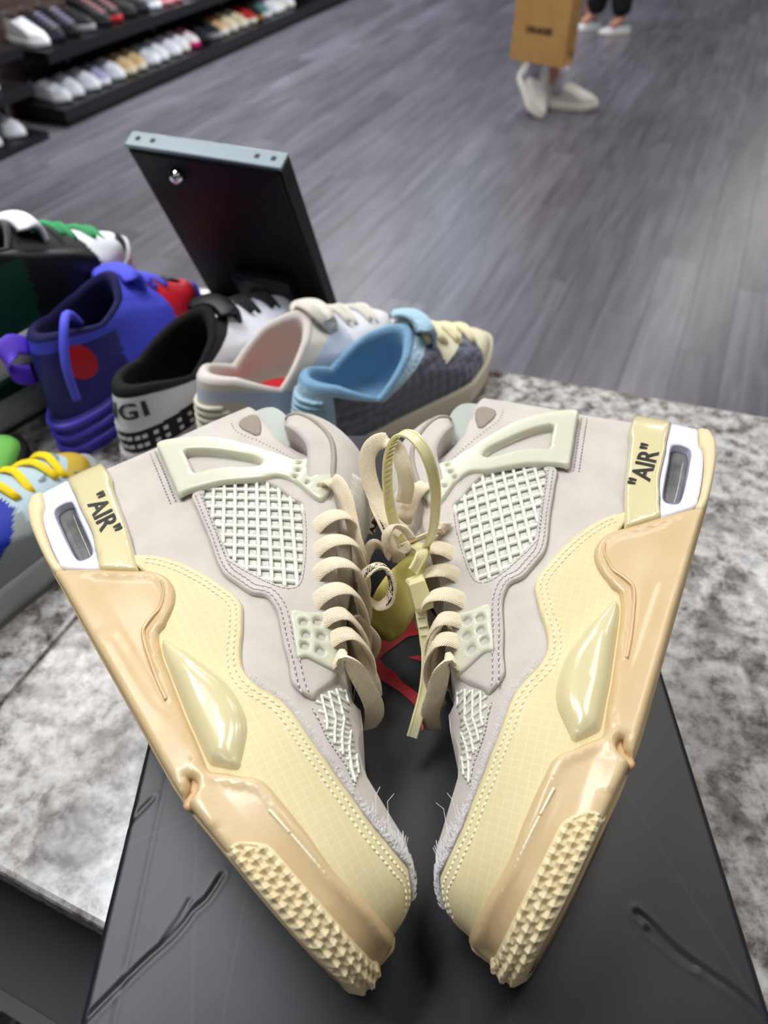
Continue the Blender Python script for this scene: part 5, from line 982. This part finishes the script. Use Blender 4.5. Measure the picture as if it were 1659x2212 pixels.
Ks = mat('stand_black', (24, 25, 29), .3); obj('stand_mount', tbox(wT*.20, wT*.62, hT*.66, hT*.86, 0, .016, Ks, 'stand_mount', .004), tbm); obj('stand_hinge', tbox(wT*.26, wT*.56, hT*.80, hT*.92, .010, .034, Ks, 'stand_hinge', .004), tbm)
fb = MB(); 
def padz(z0, z1): pass
obj('stand_base', MB().box(-.06, .06, -.025, .040, 0, .010, M=np.array(Matrix.Rotation(-.37, 4, 'Z'))).me('stand_base', Ks), tbm)
nb = np.array([MT@np.array([wT*.41, hT*.84, .020, 1]), MT@np.array([wT*.41, hT*.97, .045, 1])])[:, :3]; nk = np.array([nb[0], (nb[0]+nb[1])/2+[0, -.01, 0], [0, -.005, .010]]); obj('stand_neck', MB().tube(smooth_poly(nk, False, .006), .011, 12).me('stand_neck', Ks, True), tbm)
# ------------------------------------------------------------------ sneakers on the wall shelves
def shelf_last(hi): return Last(L=.300, W=.053, zs=.034, zc=.135 if hi else .092, dip=.02, zf=.124 if hi else .102, toeh=.072, nphi=32, nt=3)
SH = {}
for hi in (0, 1):
    l_ = shelf_last(hi); rg = l_.regions(lambda u, a, t, z: 'toe_box' if u > .68 else 'quarter'); V, F = l_.lining(); SH[hi] = dict(toe_box=mesh('toe_box', *rg['toe_box']), quarter=mesh('quarter', *rg['quarter']), lining=mesh('lining', V, F), sole=mesh('sole', *l_.sole(0, .034, 1.05, .012, 3)))
    pts = []
    c0, c1 = l_.at(0, .95), l_.at(0, .5); vb = MB()
    for k in range(5): c = c0+(c1-c0)*k/4; vb.tube(np.array([(c[0], y*.023, c[2]+.004-.009*y*y) for y in (-1, -.4, .4, 1)]), .003, 5)
    SH[hi]['laces'] = vb.me('laces', None, True)
    for me in SH[hi].values(): me.materials.clear(); me.materials.append(None)
def smat(c, r=.55): return mat('shelf_%d_%d_%d' % c, c, r)
def shelf_shoe(label, s, z, hi, up, toe, sole, lacec, turn=0, back=.36):
    p = shp(s, -back, z); e = empty('sneaker', label, 'sneaker', p, math.atan2(AV[1], AV[0])+turn, 'sneakers on the wall shelves')
    for k, c in (('quarter', up), ('toe_box', toe), ('sole', sole), ('lining', (60, 58, 60)), ('laces', lacec)):
        o = obj(k, SH[hi][k], e); o.material_slots[0].link = 'OBJECT'; o.material_slots[0].material = smat(c)
        if k == 'laces': o['kind'] = 'stuff'
    return e
WH, WC, NV, BK, TN, CRM, RD, TL, GRY, PKW, LV, DG = (236, 238, 246), (228, 224, 214), (26, 28, 44), (22, 22, 26), (216, 186, 140), (226, 212, 180), (186, 40, 44), (96, 140, 138), (150, 150, 160), (226, 150, 160), (176, 172, 206), (60, 52, 30)
LOWER = [(WH, WH, WH, GRY, 'white sneaker with thin grey lines, first on the bottom shelf'), (WH, WH, WH, WH, 'plain white sneaker, second on the bottom shelf'), (WH, WH, WH, WH, 'plain white sneaker, third on the bottom shelf'), (GRY, LV, WH, LV, 'lavender grey sneaker among the white ones on the bottom shelf'), (WH, WH, WH, WH, 'white sneaker left of the tan one on the bottom shelf'), (TN, TN, CRM, CRM, 'tan sneaker among the white ones on the bottom shelf'), (CRM, TN, WC, TN, 'pale tan sneaker right of the tan one on the bottom shelf'), (WH, WH, WH, TL, 'white sneaker with faint mint trim on the bottom shelf'), (WH, WH, WH, WH, 'white sneaker third left of the pink-soled one, bottom shelf'), (WH, WH, WH, WH, 'white sneaker second left of the pink-soled one, bottom shelf'), (WH, WH, WC, WH, 'white sneaker just left of the pink-soled one, bottom shelf'), (PKW, WH, (206, 40, 110), PKW, 'white and pink sneaker with magenta sole on the bottom shelf'), (BK, NV, BK, DG, 'black sneaker right of the magenta-soled one, bottom shelf'), (NV, NV, GRY, DG, 'navy sneaker with gold trim on the bottom shelf'), (TN, TN, WC, RD, 'tan and orange sneaker left of the cream ones, bottom shelf'), (CRM, CRM, WC, CRM, 'cream sneaker left of its twin on the bottom shelf'), (WC, CRM, WC, CRM, 'cream sneaker left of the red one on the bottom shelf'), (RD, RD, WC, RD, 'red sneaker on the bottom shelf'), (DG, BK, (150, 110, 30), DG, 'dark sneaker with gold sole on the bottom shelf'), (TL, TL, WH, TL, 'teal sneaker on the bottom shelf'), (WH, WH, WH, WH, 'white sneaker right of the teal one on the bottom shelf'), (WH, WC, WH, WH, 'white sneaker second right of the teal one, bottom shelf'), (WC, WH, WC, WH, 'white sneaker third right of the teal one, bottom shelf')]
for k, (a, b, c, d, lb) in enumerate(LOWER): shelf_shoe(lb, .14+.119*k, SH_LO, 0, a, b, c, d, rnd.uniform(-.1, .06), .35)
UPPER = [(WH, WH, WH, WH, 'tall white sneaker at the near end of the upper shelf', 1), (NV, BK, NV, LV, 'navy sneaker next to the tall white one, upper shelf', 1), (BK, NV, BK, LV, 'black and navy sneaker, third on the upper shelf', 1), (BK, BK, GRY, BK, 'black sneaker with grey sole, fourth on the upper shelf', 0), (BK, BK, BK, PKW, 'black sneaker with pink laces, fifth on the upper shelf', 1), (BK, BK, RD, PKW, 'black sneaker with pink laces and red sole, upper shelf', 1), (NV, BK, BK, BK, 'dark navy sneaker, seventh on the upper shelf', 1), (BK, BK, BK, GRY, 'black sneaker with grey laces left of the speckled one, upper shelf', 0), (GRY, GRY, WH, GRY, 'speckled grey sneaker on the upper shelf', 0), (BK, BK, PKW, BK, 'black sneaker with pink sole on the upper shelf', 0), (WH, WH, PKW, WH, 'white sneaker with pink sole on the upper shelf', 0), (WH, WH, WH, WH, 'white sneaker right of the pink-soled one, upper shelf', 0)]
for k, (a, b, c, d, lb, hi) in enumerate(UPPER): shelf_shoe(lb, .10+.124*k, SH_HI, hi, a, b, c, d, rnd.uniform(-.08, .05), .35)
shelf_shoe('white sneaker on the short bottom shelf at the left edge', -.30, SH_LO-.06, 0, WH, WH, WH, WH, .05, .33); shelf_shoe('grey white sneaker on the short middle shelf at the left edge', -.34, SH_LO+.17, 0, GRY, WH, WH, WH, 0, .35)
shelf_shoe('orange and black sneaker on the short middle shelf at the left edge', -.48, SH_LO+.17, 0, (230, 150, 20), BK, BK, (240, 180, 40), 0, .34); shelf_shoe('yellow and black sneaker on the short upper shelf at the left edge', -.34, SH_HI+.06, 1, (240, 180, 30), BK, BK, (240, 180, 40), 0, .35); shelf_shoe('white and black sneaker on the short bottom shelf at the left edge', -.46, SH_LO-.06, 0, BK, WH, WH, WH, 0, .33)
# ------------------------------------------------------------------ people
def skinned(name, pts, edges, rad, m, root=0, sub=2):
    me = bpy.data.meshes.new(name+'_rig'); me.from_pydata([tuple(p) for p in pts], edges, []); o = bpy.data.objects.new(name+'_rig', me); COL.objects.link(o)
    sk = o.modifiers.new('s', 'SKIN'); sk.use_smooth_shade = True; me.skin_vertices[0]
    for i, r_ in enumerate(rad): d = me.skin_vertices[0].data[i]; d.radius = (r_, r_) if np.isscalar(r_) else r_; d.use_root = (i == root)
    sb_ = o.modifiers.new('u', 'SUBSURF'); sb_.levels = sub; sb_.render_levels = sub
    dg = bpy.context.evaluated_depsgraph_get(); out = bpy.data.meshes.new_from_object(o.evaluated_get(dg)); bpy.data.objects.remove(o); bpy.data.meshes.remove(me)
    out.name = name; out.materials.clear(); out.materials.append(m); out.polygons.foreach_set('use_smooth', [True]*len(out.polygons)); return out
M_skin = mat('skin', (206, 150, 128), .55, sss=.15)
def person(label, root, fl, fr, face, skin_leg, trouser, top, hair, shoe_cols, legs='bare', arm_r=None, lift=(0, 0), fa=(0, 0)):
    """root on the floor between the feet; fl/fr foot positions relative to it; face = facing angle; fa = foot directions"""
    e = empty('person', label, 'person', (root[0], root[1], 0)); c, s = math.cos(face), math.sin(face); lf = np.array([-s, c]); fw = np.array([c, s])      # lf: the person's left
    def w(f, l, z): p = fw*f+lf*l; return (p[0], p[1], z)
    ankL, ankR = (fl[0], fl[1], .10+lift[0]), (fr[0], fr[1], .10+lift[1]); hipL, hipR = w(0, .09, .90), w(0, -.09, .90)
    kn = lambda a, h: tuple((np.array(a)*.5+np.array(h)*.5)+np.array([fw[0]*.03, fw[1]*.03, .02]))
    hR = arm_r or w(.05, -.30, .80); hL = w(.02, .28, .82)
    el = lambda sh, h: tuple((np.array(sh)+np.array(h))/2-np.array([fw[0]*.04, fw[1]*.04, 0]))
    shL, shR = w(0, .18, 1.40), w(0, -.18, 1.40)
    pts = [w(0, 0, .95), w(0, 0, 1.15), w(0, 0, 1.36), w(0, 0, 1.47), w(.01, 0, 1.56), w(.02, 0, 1.68), hipL, kn(ankL, hipL), ankL, hipR, kn(ankR, hipR), ankR, shL, el(shL, hL), hL, shR, el(shR, hR), hR]
    foot = lambda a, g: (a[0]+.10*math.cos(g), a[1]+.10*math.sin(g), a[2]-.055)
    pts += [foot(ankL, fa[0]), foot(ankR, fa[1])]
    for h in (hL, hR):          # palm and five fingers
        hh = np.array(h); pts.append(tuple(hh+np.array([0, 0, -.07])))
        for k in range(5): off = lf*(.0)+fw*(.03-.015*k); pts.append(tuple(hh+np.array([off[0], off[1], -.15+.012*abs(k-2)]) if k else hh+np.array([fw[0]*.05, fw[1]*.05, -.09])))
    edges = [(0, 1), (1, 2), (2, 3), (3, 4), (4, 5), (0, 6), (6, 7), (7, 8), (0, 9), (9, 10), (10, 11), (2, 12), (12, 13), (13, 14), (2, 15), (15, 16), (16, 17), (8, 18), (11, 19), (14, 20), (17, 26)]+[(20, 21+k) for k in range(5)]+[(26, 27+k) for k in range(5)]
    rad = [(.14, .10), (.12, .09), (.14, .09), .055, .07, .085, .085, .06, .038, .085, .06, .038, .05, .042, .028, .05, .042, .028, .032, .032]+[(.035, .018)]+[.009]*5+[(.035, .018)]+[.009]*5
    obj('body', skinned('body', pts, edges, rad, M_skin), e)
    dn = lambda a, k, f: tuple(np.array(a)+(np.array(k)-np.array(a))*f)
    kL, kR = pts[7], pts[10]
    if legs == 'bare': tp = [w(0, 0, 1.0), hipL, dn(hipL, kL, .75), hipR, dn(hipR, kR, .75)]; te = [(0, 1), (1, 2), (0, 3), (3, 4)]; tr_ = [(.15, .115), .105, .095, .105, .095]
    else: tp = [w(0, 0, 1.0), hipL, kL, dn(kL, ankL, 1.0), hipR, kR, dn(kR, ankR, 1.0)]; te = [(0, 1), (1, 2), (2, 3), (0, 4), (4, 5), (5, 6)]; tr_ = [(.15, .115), .105, .085, .085, .105, .085, .085]
    obj('trousers' if legs != 'bare' else 'shorts', skinned('trousers', tp, te, tr_, trouser), e)
    obj('shirt', skinned('shirt', [w(0, 0, .96), w(0, 0, 1.16), w(0, 0, 1.36), w(0, 0, 1.44), shL, el(shL, hL), shR, el(shR, hR)], [(0, 1), (1, 2), (2, 3), (2, 4), (4, 5), (2, 6), (6, 7)], [(.165, .125), (.145, .11), (.16, .11), .07, .07, .06, .07, .06], top), e)
    hm = MB(); hc = np.array(w(-.005, 0, 1.665)); hm.lathe([(.001, .115), (.05, .108), (.085, .080), (.102, .035), (.103, -.01), (.095, -.06)], 20, tuple(hc)); obj('hair', hm.me('hair', hair, True), e)
    fc = MB(); hx = np.array(w(.105, 0, 1.655)); fc.lathe([(.001, .03), (.008, .01), (.013, -.02), (.004, -.032)], 8, tuple(hx)); obj('nose', fc.me('nose', M_skin, True), e)
    for l_ in (-1, 1):
        ec = np.array(w(.098, .032*l_, 1.675)); obj('eye', MB().lathe([(.001, .010), (.009, .004), (.010, 0), (.009, -.004), (.001, -.010)], 10, tuple(ec)).me('eye', mat('eye_dark', (40, 34, 32), .2), True), e)
    obj('mouth', MB().tube(np.array([w(.100, -.022, 1.60), w(.108, 0, 1.598), w(.100, .022, 1.60)]), .005, 6).me('mouth', mat('lips', (170, 96, 90), .5), True), e)
    return e, pts
def worn(e, pos, ang, lift, cols, socks=None, hi=0, pitch=0, low=False, sc=1):
    sh = bpy.data.objects.new('shoe', None); COL.objects.link(sh); sh.parent = e; d = np.array([math.cos(ang), math.sin(ang)]); p = np.array(pos[:2])-d*.085; sh.location = (p[0], p[1], lift); sh.rotation_euler = (0, pitch, ang)
    sh.scale = (sc, sc, sc)
    if low: sh.scale = (.86, .80, .62)
    for k, c in (('quarter', cols[0]), ('toe_box', cols[1]), ('sole', cols[2]), ('laces', cols[3])):
        o = obj(k, SH[hi][k], sh); o.material_slots[0].link = 'OBJECT'; o.material_slots[0].material = smat(c)
    if socks: obj('sock', MB().lathe([(.043, 0), (.044, .05), (.043, .10), (.046, .12)], 16, (.085, 0, .07)).me('sock', mat('sock_white', (226, 226, 238), .9, bump=(300, .4, .001)), True), sh)
P1 = (.965, 4.72); e1, pts = person('person in white sneakers and white socks carrying the brown paper bag', P1, (-.115, .03), (.065, .03), math.radians(-75), M_skin, mat('cloth_black', (22, 22, 26), .9), mat('cloth_brown', (62, 48, 44), .9), mat('hair_brown', (44, 32, 26), .6), None, 'bare', arm_r=(-.13, -.21, .80), lift=(.13, 0), fa=(math.radians(-70), math.radians(-8)))
worn(e1, (-.115, .02), math.radians(-68), .150, (WC, WC, WC, WH), True, 1, .50, sc=1.12); worn(e1, (.065, .03), math.radians(-12), 0, (WC, WC, WC, WH), True, 1, sc=1.15)
P2 = (1.75, 6.56); e2, _ = person('person in black trousers and white flat shoes, far back', P2, (-.09, .10), (.10, -.04), math.radians(195), M_skin, mat('cloth_black', (22, 22, 26), .9), mat('cloth_grey', (90, 90, 98), .9), mat('hair_black', (18, 16, 16), .6), None, 'long', fa=(math.radians(200), math.radians(195)))
worn(e2, (-.09, .10), math.radians(200), 0, (WH, WH, WH, WH), False, 0, low=True); worn(e2, (.10, -.04), math.radians(192), 0, (WH, WH, WC, WH), False, 0, low=True)
P3 = (1.62, 7.05); e3, _ = person('person in beige trousers and dark red shoes behind the paper bag', P3, (-.10, .03), (.08, -.03), math.radians(-100), M_skin, mat('cloth_beige', (206, 198, 186), .9), mat('cloth_cream', (220, 212, 200), .9), mat('hair_brown', (44, 32, 26), .6), None, 'long', fa=(math.radians(-100), math.radians(-95)))
worn(e3, (-.10, .03), math.radians(-105), 0, ((110, 40, 44), BK, BK, BK), False, 0, low=True); worn(e3, (.08, -.03), math.radians(-95), 0, ((110, 40, 44), BK, BK, BK), False, 0, low=True)
# paper bag in the first person's hand
Pg = mat('kraft_paper', (196, 152, 92), .75, bump=(90, .12, .002), var=(14, (182, 138, 80), .7)); bg = empty('paper_bag', 'brown kraft paper shopping bag with a black printed word, carried by hand', 'bag', (.885, 4.49, .305), math.radians(-36))
def quadplate(name, a, b, c, d, th=.002):
    a, b, c, d = [np.array(q, float) for q in (a, b, c, d)]; n = np.cross(b-a, d-a); n /= np.linalg.norm(n); V = [a, b, c, d, a+n*th, b+n*th, c+n*th, d+n*th]
    return mesh(name, V, [(3, 2, 1, 0), (4, 5, 6, 7), (0, 1, 5, 4), (1, 2, 6, 5), (2, 3, 7, 6), (3, 0, 4, 7)], Pg, False)
x0, x1, y0, y1, h = -.175, .145, -.055, .065, .42
fp = obj('front_panel', quadplate('front_panel', (x0, y0, 0), (x1, y0, 0), (x1, y0, h), (x0, y0, h)), bg); obj('back_panel', quadplate('back_panel', (x1, y1, 0), (x0, y1, 0), (x0, y1, h), (x1, y1, h)), bg); obj('bottom_panel', quadplate('bottom_panel', (x0, y0, 0), (x0, y1, 0), (x1, y1, 0), (x1, y0, 0)), bg)
for s_, x in ((1, x1), (-1, x0)):
    xm = x-s_*.018; ym = (y0+y1)/2
    for ya, yb_ in ((y0, ym), (ym, y1)):
        xa, xb = (x, xm) if ya == y0 else (xm, x); obj('side_gusset', quadplate('side_gusset', (xa, ya, .05), (xb, yb_, .05), (xb, yb_, h), (xa, ya, h)), bg)
    obj('side_fold', quadplate('side_fold', (x, y0, 0), (x, y1, 0), (xm, ym+.02, .06), (xm, ym-.02, .06)), bg)
V, F = text_mesh('DRAKES', .040, .0022); V = np.array([(x*1.05-.020, y0-.0032, z+.15) for x, z, _ in V]); obj('printed_word', mesh('printed_word', V, F, mat('print_dark', (44, 36, 28), .7), False), fp)
for y in (y0+.004, y1-.004):
    pts = np.array([(-.07, y, h-.03), (-.068, y, h+.05), (-.05, y*.3, h+.088), (.02, y*.3, h+.088), (.048, y, h+.05), (.05, y, h-.03)]); obj('twisted_handle', MB().tube(smooth_poly(pts, False, .01), .0028, 8).me('twisted_handle', Pg, True), bg)
# ------------------------------------------------------------------ odds and ends below the counter
bb = empty('storage_bin', 'dark storage bin on the lower cabinet shelf at the lower left corner', 'bin', (-.47, .16, .32), math.radians(-22)); Bm = mat('bin_dark', (38, 38, 42), .5)
for a in ((-.14, .14, -.10, -.095), (-.14, .14, .095, .10), (-.14, -.135, -.095, .095), (.135, .14, -.095, .095)): obj('bin_wall', MB().box(*a, 0, .12).me('bin_wall', Bm), bb)
obj('bin_floor', MB().box(-.14, .14, -.10, .10, 0, .004).me('bin_floor', Bm), bb)
cg = smooth_poly(np.array([(-.52, .13, .44), (-.46, .09, .45), (-.40, .14, .455), (-.44, .20, .44), (-.50, .18, .448), (-.47, .12, .46), (-.40, .16, .462)]), False, .008); cb = obj('cable', MB().tube(cg-[-.46, .15, .44], .004, 8).me('cable', mat('cable_grey', (92, 92, 98), .5), True), loc=(-.46, .15, .44)); tag(cb, 'coiled grey cable lying on the dark storage bin', 'cable')
